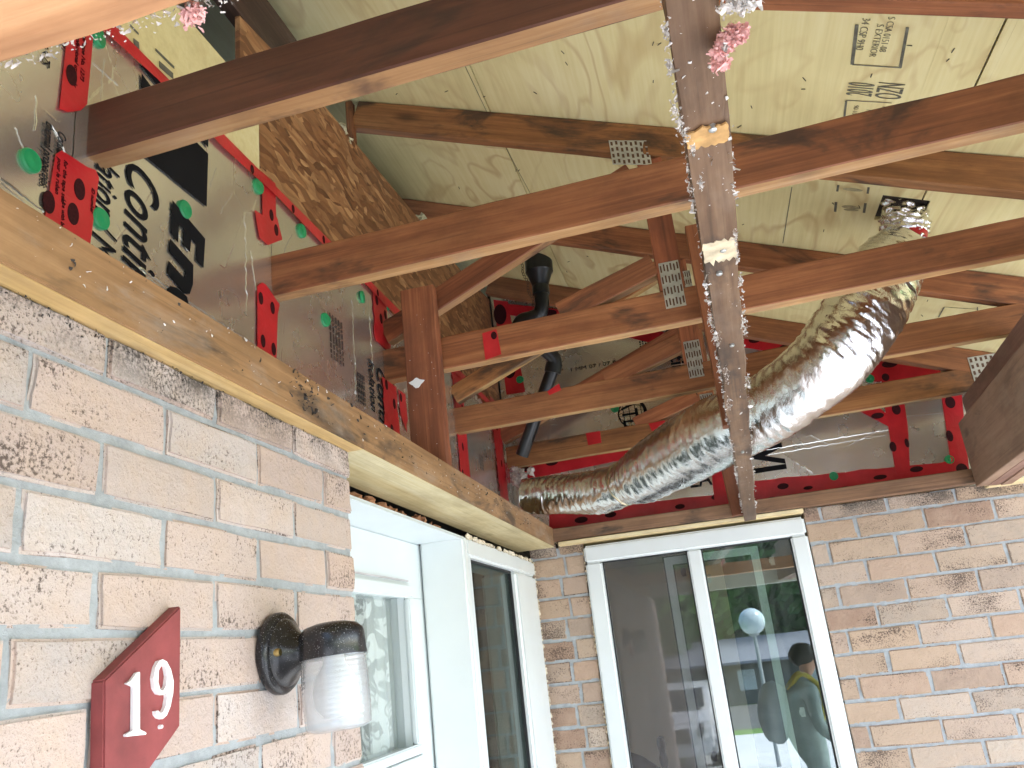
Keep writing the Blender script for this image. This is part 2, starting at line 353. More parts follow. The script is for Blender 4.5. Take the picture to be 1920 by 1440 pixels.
GRASS = plain('lawn_green', (.11, .21, .045), .95, .4, 8, .6)
SHING = plain('grey_shingles', (.19, .20, .24), .9, .25, 9, .5)
CARW = plain('white_car_paint', (.78, .79, .80), .25, .02)
CARG = plain('car_glass', (.02, .022, .025), .08)
TYRE = plain('tyre_rubber', (.02, .02, .02), .8)
LEAF1 = plain('leaf_green', (.12, .25, .06), .6, .4, 2)
LEAF2 = plain('leaf_dark', (.07, .16, .045), .6, .4, 2)
BARK = plain('bark', (.09, .07, .05), .95, .3, 20)
HWALL = plain('dark_siding', (.10, .10, .09), .8, .2, 5)
PAINTW = plain('cream_trim', (.62, .63, .58), .6, .06, 5)
SKIN = plain('skin', (.50, .28, .20), .5, .1, 20); HAIR = plain('dark_hair', (.02, .016, .013), .6)
JACK = plain('teal_grey_jacket', (.20, .27, .27), .8, .2, 12); PACK = plain('grey_backpack', (.27, .33, .36), .7, .2, 10)
YEL = plain('yellow_strap', (.42, .36, .04), .7); JEAN = plain('dark_trousers', (.06, .07, .09), .85, .2)
STICK = plain('pale_green_sticker', (.45, .56, .36), .5, .2, 60)
def lace_mat():
    m = N('lace', rough=.9, col=(.68, .72, .71)); o = m.obj()
    v = m.n('TexVoronoi', {'Vector': o, 'Scale': 24.}).outputs['Distance']
    net = m.noise(o, 600, 1); fl = m.step(m.noise(o, 13, 2, .5, 1.2), .47, .52)
    pet = m.math('ABSOLUTE', m.math('SUBTRACT', v, .36)); edge = m.step(pet, .10, .03)
    a = m.math('ADD', .42, m.math('MULTIPLY', fl, m.math('SUBTRACT', .55, m.math('MULTIPLY', edge, .40))), clamp=True)
    m.set('alpha', a); return m.m
LACE = lace_mat()
def fres(m):
    bf = m.n('NewGeometry').outputs['Backfacing']; return m.n('Fresnel', {'IOR': m.math('ADD', 1.5, m.math('MULTIPLY', bf, 1/1.5-1.5))}).outputs[0]
def glass_mat(name, boost, tint=(1, 1, 1), rough=0., dust=.10):
    m = N(name); f = fres(m)
    tr = m.n('BsdfTransparent', {'Color': tint}); gl = m.n('BsdfGlossy', {'Color': (.95, 1, .98), 'Roughness': rough})
    du_ = m.n('BsdfDiffuse', {'Color': (.8, .85, .83)}); d2 = m.n('MixShader', {0: m.math('MULTIPLY', m.step(m.noise(m.map(m.gen(), (40, 40, 5)), 1., 5, .6, .6), .35, .8), dust), 1: tr.outputs[0], 2: du_.outputs[0]})
    sh = m.n('MixShader', {0: m.math('MULTIPLY', f, boost, clamp=True), 1: d2.outputs[0], 2: gl.outputs[0]})
    m.t.links.new(sh.outputs[0], m.out.inputs[0]); return m.m
DOORG = glass_mat('door_glass', 1.0, (.93, .94, .94))
GLASS = glass_mat('window_glass', 4.2, (.80, .86, .83), dust=.07); DGLASS = glass_mat('dark_glass', .6, (.55, .60, .58), dust=.04)
def screen_mat():
    m = N('screen_mesh'); tr = m.n('BsdfTransparent', {'Color': (.86, .86, .86)}); df = m.n('BsdfDiffuse', {'Color': (.16, .16, .165)}); gl = m.n('BsdfGlossy', {'Roughness': .02, 'Color': (1., 1., 1.)})
    a = m.n('MixShader', {0: .22, 1: tr.outputs[0], 2: df.outputs[0]}); b = m.n('MixShader', {0: .03, 1: a.outputs[0], 2: gl.outputs[0]}); m.t.links.new(b.outputs[0], m.out.inputs[0]); return m.m
SCREEN = screen_mat()
def jar_mat():
    m = N('jelly_glass'); f = fres(m); bp = m.n('Bump', {'Height': m.noise(m.obj(), 70, 2), 'Strength': .3, 'Distance': .002}).outputs[0]
    tr = m.n('BsdfTransparent', {'Color': (.95, .96, .97)}); df = m.n('BsdfDiffuse', {'Color': (.80, .82, .83)}); gl = m.n('BsdfGlossy', {'Roughness': .06, 'Normal': bp})
    a = m.n('MixShader', {0: .24, 1: tr.outputs[0], 2: df.outputs[0]}); b = m.n('MixShader', {0: m.math('MULTIPLY', f, 1.6, clamp=True), 1: a.outputs[0], 2: gl.outputs[0]}); m.t.links.new(b.outputs[0], m.out.inputs[0]); return m.m
JAR = jar_mat()
GLOBE = plain('globe_white', (.40, .47, .50), .08, .02)
# ------------------------------------------------------------------ setting: ground
def ground_z(y):
    P = [(-200, -4.2), (-60, -3.6), (-36, -3.3), (-22, -2.95), (-11, -2.4), (-3, -1.69), (0, -1.69), (80, -1.69)]
    for (a, za), (b, zb) in zip(P, P[1:]):
        if y <= b: return za + (zb-za)*(y-a)/(b-a)
    return -1.69
def strip(name, x0, x1, ys, dz, mat):
    m = MB(); xs = [x0, (x0*2+x1)/3, (x0+2*x1)/3, x1]
    for a, b in zip(ys, ys[1:]):
        for c, d in zip(xs, xs[1:]): m.quad((c, a, ground_z(a)+dz), (d, a, ground_z(a)+dz), (d, b, ground_z(b)+dz), (c, b, ground_z(b)+dz))
    return tag(m.build(name, mat), kind='structure')
YS = [-200, -60, -36, -22, -11, -3, 0, 80]
strip('lawn', -160, 160, YS, -.012, GRASS)
strip('driveway', -1.2, 12, [-20, -11, -3, 3.2], 0, CONC)
strip('street', -160, 160, [-36, -30, -22.5], -.006, ASPH)
tag(slab('porch_slab', (-.75, -1.6, -1.75), (1.9, 3.28, -1.65), CONC, axis=1, bevel=.006), kind='structure')
# ------------------------------------------------------------------ brick walls
XB, YB = -.606, 3.28
def brick_wall(name, segs, joints, mat, frame, back, label):
    """segs: per row (z0, z1, [(u0, u1)...]); frame(u, d, z) -> point, d = depth behind the face"""
    bm = bmesh.new()
    for z0, z1, us in segs:
        for u0, u1 in us:
            ne = random.uniform(-.0015, .0015); g = bmesh.new(); bmesh.ops.create_cube(g, size=1)
            for v in g.verts:
                u = u0 if v.co.x < 0 else u1; d = ne if v.co.y < 0 else .085; z = z0 if v.co.z < 0 else z1
                v.co = (u+random.uniform(-.0018, .0018), d, z+random.uniform(-.0018, .0018))
            es = [e for e in g.edges if all(v.co.y < .05 for v in e.verts)]
            bmesh.ops.bevel(g, geom=es, offset=.0032, segments=2, affect='EDGES')
            bmesh.ops.subdivide_edges(g, edges=[e for e in g.edges if e.calc_length() > .03 and all(v.co.y < .01 for v in e.verts)], cuts=3, use_grid_fill=True)
            for v in g.verts:
                if v.co.y < .02:
                    q = Vector((v.co.x, z0*3, v.co.z))
                    v.co.y += noise.noise(q*38)*.0022; v.co.x += noise.noise(q*52+Vector((3, 1, 2)))*.0022; v.co.z += noise.noise(q*55+Vector((9, 4, 2)))*.0018
            vs = [bm.verts.new(frame(*v.co)) for v in g.verts]
            g.verts.index_update()
            for f in g.faces: bm.faces.new([vs[v.index] for v in f.verts]).smooth = True
            g.free()
    bmesh.ops.recalc_face_normals(bm, faces=bm.faces); me = bpy.data.meshes.new('bricks'); bm.to_mesh(me); bm.free()
    root = empty(name, frame(*back[0][:1], 0, -1.65), label, 'brick wall')
    link('bricks', me, mat, root); me.set_sharp_from_angle(angle=math.radians(50))
    m = MB()
    for u0, u1, z0, z1 in joints:
        k = max(2, int((u1-u0)/.02)); kz = max(2, int((z1-z0)/.02)); base = len(m.v)
        for i in range(k+1):
            for jz in range(kz+1):
                u = u0+(u1-u0)*i/k; z = z0+(z1-z0)*jz/kz
                m.v.append(tuple(frame(u, .0042+noise.noise(Vector((u*60, z*60, 1)))*.0022, z)))
        for i in range(k):
            for jz in range(kz): a = base+i*(kz+1)+jz; m.f.append((a, a+kz+1, a+kz+2, a+1)); m.m.append(0)
        a, b = frame(u0, .02, z0), frame(u1, .095, z1); m.box([min(a[i], b[i]) for i in range(3)], [max(a[i], b[i]) for i in range(3)])
    m.build('mortar', MORTAR, root, fix=False, smooth=True)
    return root
segs = []; cz = .0675
for r in range(-1, 29):
    zt = .336 - cz*r; zb = zt-cz; zt2 = min(zt, .3866)
    if zt2 - zb < .02: continue
    us = []; u = 1.383 - (.213 if r % 2 else .1065) if r >= 0 else 1.383-.213
    e = 1.383; u = e - (.213 if r % 2 else .1065)
    while e > -2.2: us.append((u+.0040, e-(.0040 if e < 1.38 else 0))); e = u; u -= .213
    segs.append((zb+.0042, zt2-(.0042 if zt < .384 else 0), us))
brick_wall('brick_wall', segs, [(-2.2, 1.380, -1.66, .3862)], BR_L, lambda u, d, z: Vector((XB-d, u, z)), [(0,)], 'pale pink brick wall carrying the house number and the black lamp')
segs = []; cz = .0784
for r in range(-1, 26):
    zt = .351 - cz*r; zb = zt-cz; zt2 = min(zt, .404); us = []
    if zt2 - zb < .02: continue
    s = -.572 if r % 2 else -.548
    us += [(-.685, s-.005), (s+.005, -.470)]
    if zb < -.76: us = [(-.655, -.45), (-.44, -.215), (-.205, .02), (.03, .255), (.265, .44)] if r % 2 else [(-.655, -.565), (-.555, -.33), (-.32, -.1), (-.09, .14), (.15, .366)]
    e = .374; u = .548 if r % 2 == 0 else .433
    while e < 3.2: us.append((e+(.005 if e > .38 else 0), u-.005)); e = u; u += .2345
    segs.append((zb+.0044, zt2-(.0044 if zt < .385 else 0), us))
brick_wall('brick_wall', segs, [(-.683, -.472, -1.66, .384), (.376, 3.2, -1.66, .403), (-.47, .374, -1.66, -.77)], BR_F, lambda u, d, z: Vector((u, YB+d, z)), [(1.2,)],
           'tan brick wall around the white sliding window')
# ------------------------------------------------------------------ eave beams, soffit board, post, hangers
slab('header_beam', (-.620, -1.4, .3892), (-.577, 3.262, .4635), W_BEAM, axis=1)
tag(bpy.data.objects['header_beam'], 'old orange fir beam with splinters along the top of the pale brick wall', 'beam')
o = board('header_beam', (-.577, 3.262+.022, .434), (.985, 3.222+.022, .432), .044, .052, W_FBEAM); tag(o, 'grimy brown beam above the sliding window under the red tape', 'beam')
W_YEL = wood('yellow_pine', (.36, .22, .085), (.50, .33, .135), (.60, .43, .20), .5, (.20, .12, .06), dust=.12)
o = slab('soffit_board', (-.727, 1.386, .3872), (-.5785, 3.258, .3889), W_NEW, axis=1); tag(o, 'new pale plywood soffit board under the beam over the white door', 'plywood board')
o = slab('soffit_strip', (-.660, -1.4, .3872), (-.5785, 1.3845, .3889), W_YEL, axis=1); tag(o, 'narrow yellow pine strip under the beam along the top of the pale brick', 'wood strip')
o = slab('lintel_board', (-.56, 3.250, .388), (.372, 3.42, .4045), W_NEW, axis=0); tag(o, 'thin pale wood strip lying on top of the sliding window frame', 'wood strip')
o = slab('lintel_board', (1.005, 3.235, .3875), (2.6, 3.42, .4035), W_NEW, axis=0); tag(o, 'thin pale wood strip over the brick at the far right edge', 'wood strip')
o = board('post', (-.628, 1.942, .425), (-.628, 1.942, .955), .036, .092, W_FIR, up=(1, 0, 0)); tag(o, 'short reddish post standing on the orange beam with a white paint scrap', 'post')
o = board('hanger_board', (.113, 1.895, .440), (.113, 1.895, .948), .036, .058, W_RED, up=(1, 0, 0)); tag(o, 'dark red hanging board beside the dusty ceiling strip', 'board')
o = board('hanger_board', (.138, 3.18, .402), (.120, 3.18, .80), .036, .05, W_RED, up=(1, 0, 0)); tag(o, 'short reddish hanging board at the window beam below the silver duct', 'board')
cb = empty('ceiling_strip', (.048, .8, .386), 'dusty old ceiling strip full of nail holes running overhead to the window', 'wood strip')
pa, pb = Vector((.0135, -.6, .5375)), Vector((.1760, 3.222, .4140))
board('strip_board', pa, pb, .044, .061, W_DUST, cb, n=90, j=.0022)
dirc = (pb-pa).normalized(); side = Vector((dirc.y, -dirc.x, 0))
def on_strip(y, s=0, dz=0): t = (y-pa.y)/dirc.y; return pa + dirc*t + side*s + Vector((0, 0, -.0305+dz))
m = MB()
for yy, s in ((.725, .006), (.985, .004), (1.33, .002), (.45, 0.), (1.05, -.004), (2.1, .0)):
    m.lathe([(0, -.0045), (.0028, -.0045), (.0042, -.0034), (.0042, .002)], on_strip(yy, s), (0, 0, 1), 10)
m.build('nail_head', STEEL, cb, smooth=True)
for yy, b, colr in ((.735, .015, (.52, .30, .11)), (.985, .028, (.60, .50, .34))):
    mm = plain('bare_wood_patch', colr, .75, .35, 45, .4); m = MB(); pts = []
    for i in range(40):
        th = i/40*2*math.pi; cx_, sx_ = math.cos(th), math.sin(th); k = 1/max(abs(cx_), abs(sx_))
        pts.append(on_strip(yy+b*sx_*k*(1+.55*noise.noise(Vector((i*.8, yy*9, 0)))), .0205*cx_*k*(1+.12*noise.noise(Vector((i*.9, 3, yy)))), -.0026))
    m.prism(pts, (0, 0, .0022)); m.build('bare_patch', mm, cb)
o = board('ceiling_joist', (-.605, .318, .427), (1.0, .286, .427), .076, .082, W_LOG, n=60, j=.002); tag(o, 'pale orange joist overhead in the top left corner with fluff along its edge', 'joist')
# built-up eave beam on the right
eb = empty('eave_beam', (.95, 3.2, .386), 'dark brown built up beam at the right with a slanted end view', 'beam')
def ebp(y, off): return Vector((.957 + (y-3.2)*.083 + off, y, 0))
a, b = ebp(3.205, .02), ebp(-1.5, .02); board('beam_ply', a+Vector((0, 0, .507)), b+Vector((0, 0, .507)), .040, .236, W_BROWN, eb, n=30)
a, b = ebp(3.235, .062), ebp(-1.5, .062); board('beam_ply', a+Vector((0, 0, .555)), b+Vector((0, 0, .555)), .040, .33, W_BROWN, eb, n=30)
a, b = ebp(3.235, .104), ebp(-1.5, .104); board('beam_ply', a+Vector((0, 0, .50)), b+Vector((0, 0, .50)), .038, .225, W_BROWN, eb, n=30)
o = slab('front_beam', (-.6, -1.46, .37), (1.4, -1.38, .56), PAINTW, axis=0); tag(o, 'pale painted beam across the open front of the porch', 'beam')
# ------------------------------------------------------------------ trusses
def plate(parent, c, wd, hd, u=(1, 0, 0), v=(0, 0, 1), n=(0, -1, 0), rows=4, cols=6):
    m = MB(); u, v, n, c = Vector(u).normalized(), Vector(v).normalized(), Vector(n).normalized(), Vector(c)
    def P(a, b, d): return c + u*a + v*b + n*d
    def bx(a0, a1, b0, b1, d0, d1, mi): m.prism([P(a0, b0, d0), P(a1, b0, d0), P(a1, b1, d0), P(a0, b1, d0)], n*(d1-d0), mi)
    bx(-wd/2, wd/2, -hd/2, hd/2, 0, .0014, 0)
    for r in range(rows):
        for k in range(cols):
            a = -wd/2 + wd*(k+.5)/cols; b = -hd/2 + hd*(r+.5)/rows + (.0015 if k % 2 else -.0015); s = wd/cols*.24; h = hd/rows*.30
            bx(a-s, a+s, b-h, b+h, .0015, .0019, 1); bx(a-s, a+s, b+h, b+h+.0016, .0015, .0030, 0)
    return m.build('nail_plate', [STEEL, SLOT], parent)
TY = [('T1', .835), ('T2', 1.358), ('T3', 1.96), ('T4', 2.59), ('T5', 3.25)]
TL = {'T1': 'nearest roof truss whose dark chord crosses the lettered foil wall', 'T2': 'second nearest roof truss with a long orange edged chord right across the picture',
      'T3': 'middle roof truss behind the short post with nailing plates on its upright', 'T4': 'fourth roof truss back with a silver plate beside the dark red board',
      'T5': 'farthest roof truss against the foil wall above the silver duct'}
TR = {}
for k, y0 in TY:
    def tp(x, z, y0=y0, dy=.019): return Vector((x, y0 - .036*x + dy, z))
    r = empty('roof_truss', (0, y0, .735), TL[k], 'roof truss', 'roof trusses under the porch roof'); TR[k] = r
    dx = {'T3': 0, 'T4': .036, 'T5': .072}.get(k, -.03)
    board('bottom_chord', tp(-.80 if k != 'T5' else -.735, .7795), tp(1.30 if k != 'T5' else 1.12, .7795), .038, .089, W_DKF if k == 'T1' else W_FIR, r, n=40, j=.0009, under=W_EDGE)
    board('top_chord', tp(-1.5 if k not in ('T3', 'T5') else -.80 if k == 'T3' else -.735, 1.325+.405*(1.5 if k not in ('T3', 'T5') else .80 if k == 'T3' else .735)-.050), tp(1.42, 1.325-.405*1.42-.050), .038, .089, W_FIR, r, n=26)
    if k not in ('T1', 'T2'):
        board('upright_web', tp(.030+dx, .826), tp(.030+dx, 1.215-.405*(.03+dx)), .037, .064, W_RED if k == 'T3' else W_FIR, r, up=(1, 0, 0))
        # first web: left heel to the top of the upright, second: bottom chord to the upright
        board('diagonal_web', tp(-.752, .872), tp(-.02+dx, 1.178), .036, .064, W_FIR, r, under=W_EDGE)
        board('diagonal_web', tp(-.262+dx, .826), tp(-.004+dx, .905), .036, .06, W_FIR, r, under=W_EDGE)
        plate(r, tp(.031+dx, .838, dy=0), .05, .125)
    if k == 'T3':
        plate(r, tp(-.015, 1.236, dy=0), .105, .075, u=(1, 0, -.28), rows=4, cols=8)
        board('cripple', tp(-.815, 1.50, dy=.004), tp(-.815, 1.64, dy=.004), .03, .02, W_FIR, r, up=(1, 0, 0))
    if k == 'T4': plate(r, tp(.085, 1.09, dy=0), .04, .11)
    if k == 'T5': plate(r, tp(1.11, .80, dy=0), .12, .12, rows=5, cols=7)
# ------------------------------------------------------------------ roof deck
def dk(x, y, dz=0): return Vector((x, y, 1.325-.405*x+dz))
SL = Vector((1, 0, -.405)).normalized()
def deck_sheet(rects, label):
    c = Vector(((rects[0][0]+rects[0][1])/2, (rects[0][2]+rects[0][3])/2, 0)); c = dk(c.x, c.y); m = MB()
    up = Vector((.405, 0, 1)).normalized(); R = Matrix((SL, Vector((0, 1, 0)), up)).transposed(); Ri = R.transposed()
    for x0, x1, y0, y1 in rects: m.prism([Ri @ (dk(*q)-c) for q in ((x0, y0), (x1, y0), (x1, y1), (x0, y1))], (0, 0, .012))
    o = link('roof_sheathing', m.mesh('roof_sheathing'), PLY, None, Matrix.Translation(c) @ R.to_4x4())
    return tag(o, label, 'plywood sheet', 'plywood sheets of the porch roof')
deck_sheet([(-1.6, -.3845, -1.8, 3.7)], 'greenish yellow roof plywood on the left fading dark behind the strand board')
S2 = deck_sheet([(-.3805, .626, -1.8, .918), (-.3805, .626, .9225, 3.7), (.6262, .7155, -1.8, 2.180), (.6262, .7155, 2.322, 3.7)], 'large roof plywood sheet with grey year and grade stamps in the middle')
deck_sheet([(.7195, .736, -1.8, 2.180), (.7195, .736, 2.322, 3.7), (.7362, 1.7, -1.8, 3.7)], 'roof plywood along the right eave past the dark seam')
m = MB()
for a, b in ((-5.2, 1.75),):
    m.prism([dk(a, -1.9, .03), dk(b, -1.9, .03), dk(b, 7, .03), dk(a, 7, .03)], (0, 0, .02))
m.prism([dk(-5.2, -1.9, .03), Vector((-9.5, -1.9, 1.7)), Vector((-9.5, 7, 1.7)), dk(-5.2, 7, .03)], (0, 0, .02))
tag(m.build('shingle_roof', SHING), 'shingled roof laid over the plywood', 'roof')
m = MB(); m.prism([dk(.60, 2.15, .0125), dk(.77, 2.15, .0125), dk(.77, 2.35, .0125), dk(.60, 2.35, .0125)], (0, 0, .16)); vent = m.build('hole_cover', DARK); tag(vent, 'added black block closing the square hole in the roof plywood', 'hole cover')  # solid dark block added above the hole to keep sky light out
sx, sy = Vector((0, 1, 0)), Vector((1, 0, -.405)).normalized(); dn = Vector((-.405, 0, -1)).normalized()
def stamp(s, px, py, size, flip=False, sxs=1, name='stamp_lettering'):
    p = at(px, py, deck=True) + dn*.0016
    return text(name, s, size, p, sx if not flip else -sx, sy if not flip else -sy, GREY_PRINT, S2, sx=sxs, bold=-.0004)
stamp('S CSA 0151-08', 1666, 30, .020, sxs=.86); stamp('S EXTERIOR', 1645, 44, .020, sxs=.95); stamp('34 CSP 9H0', 1618, 32, .022, sxs=.9)
stamp('2010', 1634, 181, .080, True, .30); stamp('OZN', 1688, 187, .080, True, .33); stamp('90-10 MILL', 1602, 196, .016)
stamp('MILL 12', 1625, 204, .014); stamp('PLY 3', 1655, 198, .014); stamp('4x8 TONGUE', 1775, 622, .02); stamp('CSA', 1800, 600, .02)
m = MB()
def bar(p, q, wdt):
    m = MB(); a, b = at(*p, deck=True)+dn*.0015, at(*q, deck=True)+dn*.0015; t = (b-a).normalized().cross(dn)*wdt/2; m.prism([a-t, b-t, b+t, a+t], dn*.0004); m.build('stamp_line', GREY_PRINT, S2)
for p, q, wd in (((1607, 45), (1598, 120), .007), ((1598, 120), (1690, 126), .003), ((1702, 50), (1688, 126), .006), ((1587, 188), (1583, 222), .005), ((1587, 187), (1672, 192), .0022),
                 ((1485, 350), (1468, 455), .0022), ((1770, 576), (1760, 594), .004), ((1770, 575), (1832, 579), .002), ((1833, 575), (1833, 584), .003),
                 ((1572, 346), (1570, 358), .006), ((1629, 350), (1627, 362), .006), ((1568, 378), (1566, 396), .007), ((1623, 380), (1620, 398), .007), 
                 ((1400, 455), (1406, 465), .002), ((870, 118), (914, 211), .0016), ((914, 211), (1000, 372), .0016)): bar(p, q, wd)
FAINT = plain('smudged_ink', (.36, .31, .17), .8, .25, 80)
for p, q, wd in (((1578, 386), (1614, 390), .016), ((1580, 353), (1618, 357), .013), ((1582, 392), (1610, 394), .010)):
    m = MB(); a, b = at(*p, deck=True)+dn*.0013, at(*q, deck=True)+dn*.0013; t = (b-a).normalized().cross(dn); k = 16
    m.prism([a+(b-a)*(.5-.5*math.cos(i/k*2*math.pi)) + t*(wd*.6*math.sin(i/k*2*math.pi)*(1+.3*noise.noise(Vector((i*1.3, p[0], 0))))) for i in range(k)], dn*.0003); m.build('ink_smudge', FAINT, S2)
for px, py in ((975, 318), (968, 317), (1052, 95), (1060, 116), (1240, 80), (1226, 78), (1225, 150), (840, 170), (745, 175), (910, 180), (1000, 172), (1340, 55), (1505, 145), (1390, 235), (1408, 198), (1510, 167), (1635, 138), (1700, 85), (1560, 380), (1395, 420), (1545, 430), (860, 350), (1068, 490), (1062, 508), (1100, 480), (1780, 110), (1790, 90), (1610, 385), (1740, 562), (1727, 590)):
    p = at(px, py, deck=True); q = Vector((random.uniform(-1, 1), random.uniform(-.4, 1), 0)); q = (q - dn*q.dot(dn)).normalized()
    m = MB(); m.tube([p, p + q*random.uniform(.006, .012)+dn*.003], .0011, 5); m.build('nail_tip', DIRT, S2)
# ------------------------------------------------------------------ attic, house shell
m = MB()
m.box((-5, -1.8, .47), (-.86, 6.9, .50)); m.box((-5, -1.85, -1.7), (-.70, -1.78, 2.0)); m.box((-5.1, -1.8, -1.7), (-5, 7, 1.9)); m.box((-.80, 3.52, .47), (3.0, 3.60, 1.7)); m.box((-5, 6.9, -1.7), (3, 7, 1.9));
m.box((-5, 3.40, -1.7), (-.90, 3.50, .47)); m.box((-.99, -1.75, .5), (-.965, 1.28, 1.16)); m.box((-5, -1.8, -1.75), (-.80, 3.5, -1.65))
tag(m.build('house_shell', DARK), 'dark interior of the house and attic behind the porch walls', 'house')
for i, (y, z0, z1) in enumerate(((.80, 1.0, 1.5), (1.20, 1.0, 1.62))):
    o = board('attic_stud', (-.93, y, z0), (-.93, y, z1), .038, .07, W_DARK, up=(1, 0, 0)); tag(o, 'dark brown attic stud in the dark gap, ' + ('left' if i == 0 else 'right') + ' of the two', 'stud')
o = board('attic_ledger', (-.80, .5, 1.462), (-.80, 1.72, 1.462), .036, .145, W_DARK, n=20); tag(o, 'dark dusty ledger slanting up beside the roof plywood at the top left', 'ledger')
# ------------------------------------------------------------------ left wall: foil boards, tapes, plywood, strand board
XF = -.755
def sheet(name, corners, mat, parent, nrm, th=.012, amp=.0016, n=(18, 18), sc=9):
    """rectangular skin with gentle real dents; corners a, b, c, d in order"""
    a, b, c, d = map(Vector, corners); nrm = Vector(nrm); m = MB(); nu, nv = n; sd = Vector((random.random()*30, 0, 0))
    for i in range(nu+1):
        for k in range(nv+1):
            u, v = i/nu, k/nv; p = a*(1-u)*(1-v)+b*u*(1-v)+c*u*v+d*(1-u)*v
            m.v.append(tuple(p + nrm*(amp*noise.noise(p*sc+sd)*(1 if 0 < i < nu and 0 < k < nv else .2))))
    for i in range(nu):
        for k in range(nv): q = i*(nv+1)+k; m.f.append((q, q+nv+1, q+nv+2, q+1)); m.m.append(0)
    m.prism([p - nrm*.004 for p in (a, b, c, d)], -nrm*th)
    return m.build(name, mat, parent, smooth=True)
def lboard(y0, y1, z1, label):
    r = empty('foil_board', (XF, y0, .42), label, 'insulation board', 'foil faced boards between the truss ends')
    sheet('foil_face', ((XF, y0, .42), (XF, y1, .42), (XF, y1, z1), (XF, y0, z1)), FOIL, r, (1, 0, 0)); return r
ZT = .975
B1 = lboard(-.2, .836, ZT, 'foil board with small rating text at the far left edge'); B2 = lboard(.838, 1.384, ZT, 'foil board with the big black arrow and slanting letters')
B3 = lboard(1.386, 1.99, ZT, 'foil board between the two nearest narrow red tapes'); B4 = lboard(1.992, 2.68, .965, 'foil board half hidden behind the short reddish post'); B5 = lboard(2.682, 3.40, .965, 'foil board in the dark corner left of the silver duct')
DN, TO = (0, 0, -1), (0, 1, 0)
def lt(s, size, y, z, par, **k): return text('lettering', s, size, (XF+.0022, y, z), DN, TO, BLACK, par, **k)
for P in ([(603, 768), (787, 985), (777, 1150), (735, 1105), (742, 1018), (708, 982), (702, 1060), (662, 1018), (668, 935), (640, 903), (633, 1005), (592, 950)],
          [(590, 985), (720, 1132), (718, 1240), (700, 1295), (668, 1292), (574, 1180), (580, 1108), (668, 1205), (676, 1190), (672, 1160), (582, 1055)],
          [(572, 1270), (590, 1250), (630, 1262), (685, 1312), (695, 1370), (660, 1420), (560, 1330)]):
    m = MB(); m.prism([(XF+.0022, *at(120+a/3, 120+b/3, x=XF)[1:]) for a, b in P], (.0005, 0, 0)); m.build('lettering', BLACK, B2)
lt('Continuous', .112, .945, .792, B2, shear=.3, sx=.66, bold=.0006); lt('Isolation / Mur', .072, .880, .800, B2, shear=.3, sx=.56)
def lp(px, py, d=.0022): p = at(px, py, x=XF); p.x += d; return p
m = MB(); m.prism([lp(*q) for q in ((263, 138), (267, 291), (385, 388), (388, 289), (330, 231))], (.0005, 0, 0)); m.prism([lp(*q) for q in ((264, 112), (264, 126), (388, 277), (389, 238))], (.0005, 0, 0)); m.build('arrow_mark', BLACK, B2)
for s, y, z, sz in (('Flame Spread Class 1', .800, .985, .026), ('Core Flame Spread Index < 75', .768, .985, .026), ('Spread Rating < 500', .722, .955, .026), ('n < 450', .742, .955, .022), ('FT 1231', .690, .93, .026), ('n R-Value', .665, .91, .026), ('thermal properties,', .784, .742, .026), ('Consult board', .806, .742, .026)):
    lt(s, sz*.85, y, z, B1, shear=.25, sx=.58)
for i in range(5): lt('lllllll lll llllll llllllllll lllll llll llll', .011, 1.645+i*.016, .80, B3, sx=1)
for i in range(5): lt('llllll lll llllll llllll lllll lll', .010, 1.79+i*.010, .70, B3, sx=1)
lt('Isolation', .052, 1.872, .765, B3, shear=.3, sx=.8); lt('Conti', .085, 1.925, .765, B3, shear=.3, sx=.8, bold=.0006)
lt('Ener', .12, 2.20, .95, B4, shear=.4, bold=.003, sx=.7); lt('III', .05, 2.22, .70, B4, shear=.2)
for i in range(3): lt('lllll llll ll llll lllll', .010, 2.90+i*.02, .72, B5)
def tape_l(name, pts, par, d=.0032, oval=(), lines=(), os=1.):
    """strip of tape on the left wall; pts in (y, z); ovals and text lines printed on it"""
    m = MB(); n = len(pts); m.prism([(XF+d, y, z) for y, z in pts], (-.0006, 0, 0)); t = m.build('seam_tape', TAPE, par)
    for y, z in oval:
        q = MB(); q.prism([(XF+d+.0004, y+.0105*os*math.cos(a), z+.0165*os*math.sin(a)) for a in [i/18*2*math.pi for i in range(18)]], (.0004, 0, 0)); q.build('tape_print', TPRINT, t)
    for y, z, s, sz in lines: text('tape_print', s, sz, (XF+d+.0006, y, z), DN, TO, TPRINT, t, shear=.2)
    return t
def band(y0, y1, z0, z1, n=9, a=.004):
    L = [(y0+a*noise.noise(Vector((i*.9, y0*20, 0))), z0+(z1-z0)*i/n) for i in range(n+1)]
    return L + [(y1+a*noise.noise(Vector((i*.9, y1*20, 4))), z0+(z1-z0)*i/n) for i in range(n, -1, -1)]
def tpx(P): return [tuple(at(a, b, x=XF)[1:]) for a, b in P]
def opx(*P): return [tuple(at(a, b, x=XF)[1:]) for a, b in P]
tape_l('', tpx(((124, 50), (174, 40), (160, 196), (148, 208), (124, 211), (108, 205), (118, 110))), B1, oval=opx((130, 142)), lines=((*opx((140, 60))[0], 'professional use only', .011), (*opx((152, 60))[0], 'seal tape No. 1273', .011)))
tape_l('', tpx(((70, 470), (80, 413), (101, 290), (112, 283), (128, 293), (160, 314), (176, 320), (182, 334), (160, 500))), B2, oval=opx((145, 356), (133, 402), (87, 380)), lines=((*opx((116, 300))[0], 'for the tape seal', .010), (*opx((104, 296))[0], 'pour le ruban', .010), (*opx((168, 352))[0], 'ID number', .009), (*opx((113, 372))[0], 'Use with board', .009)))
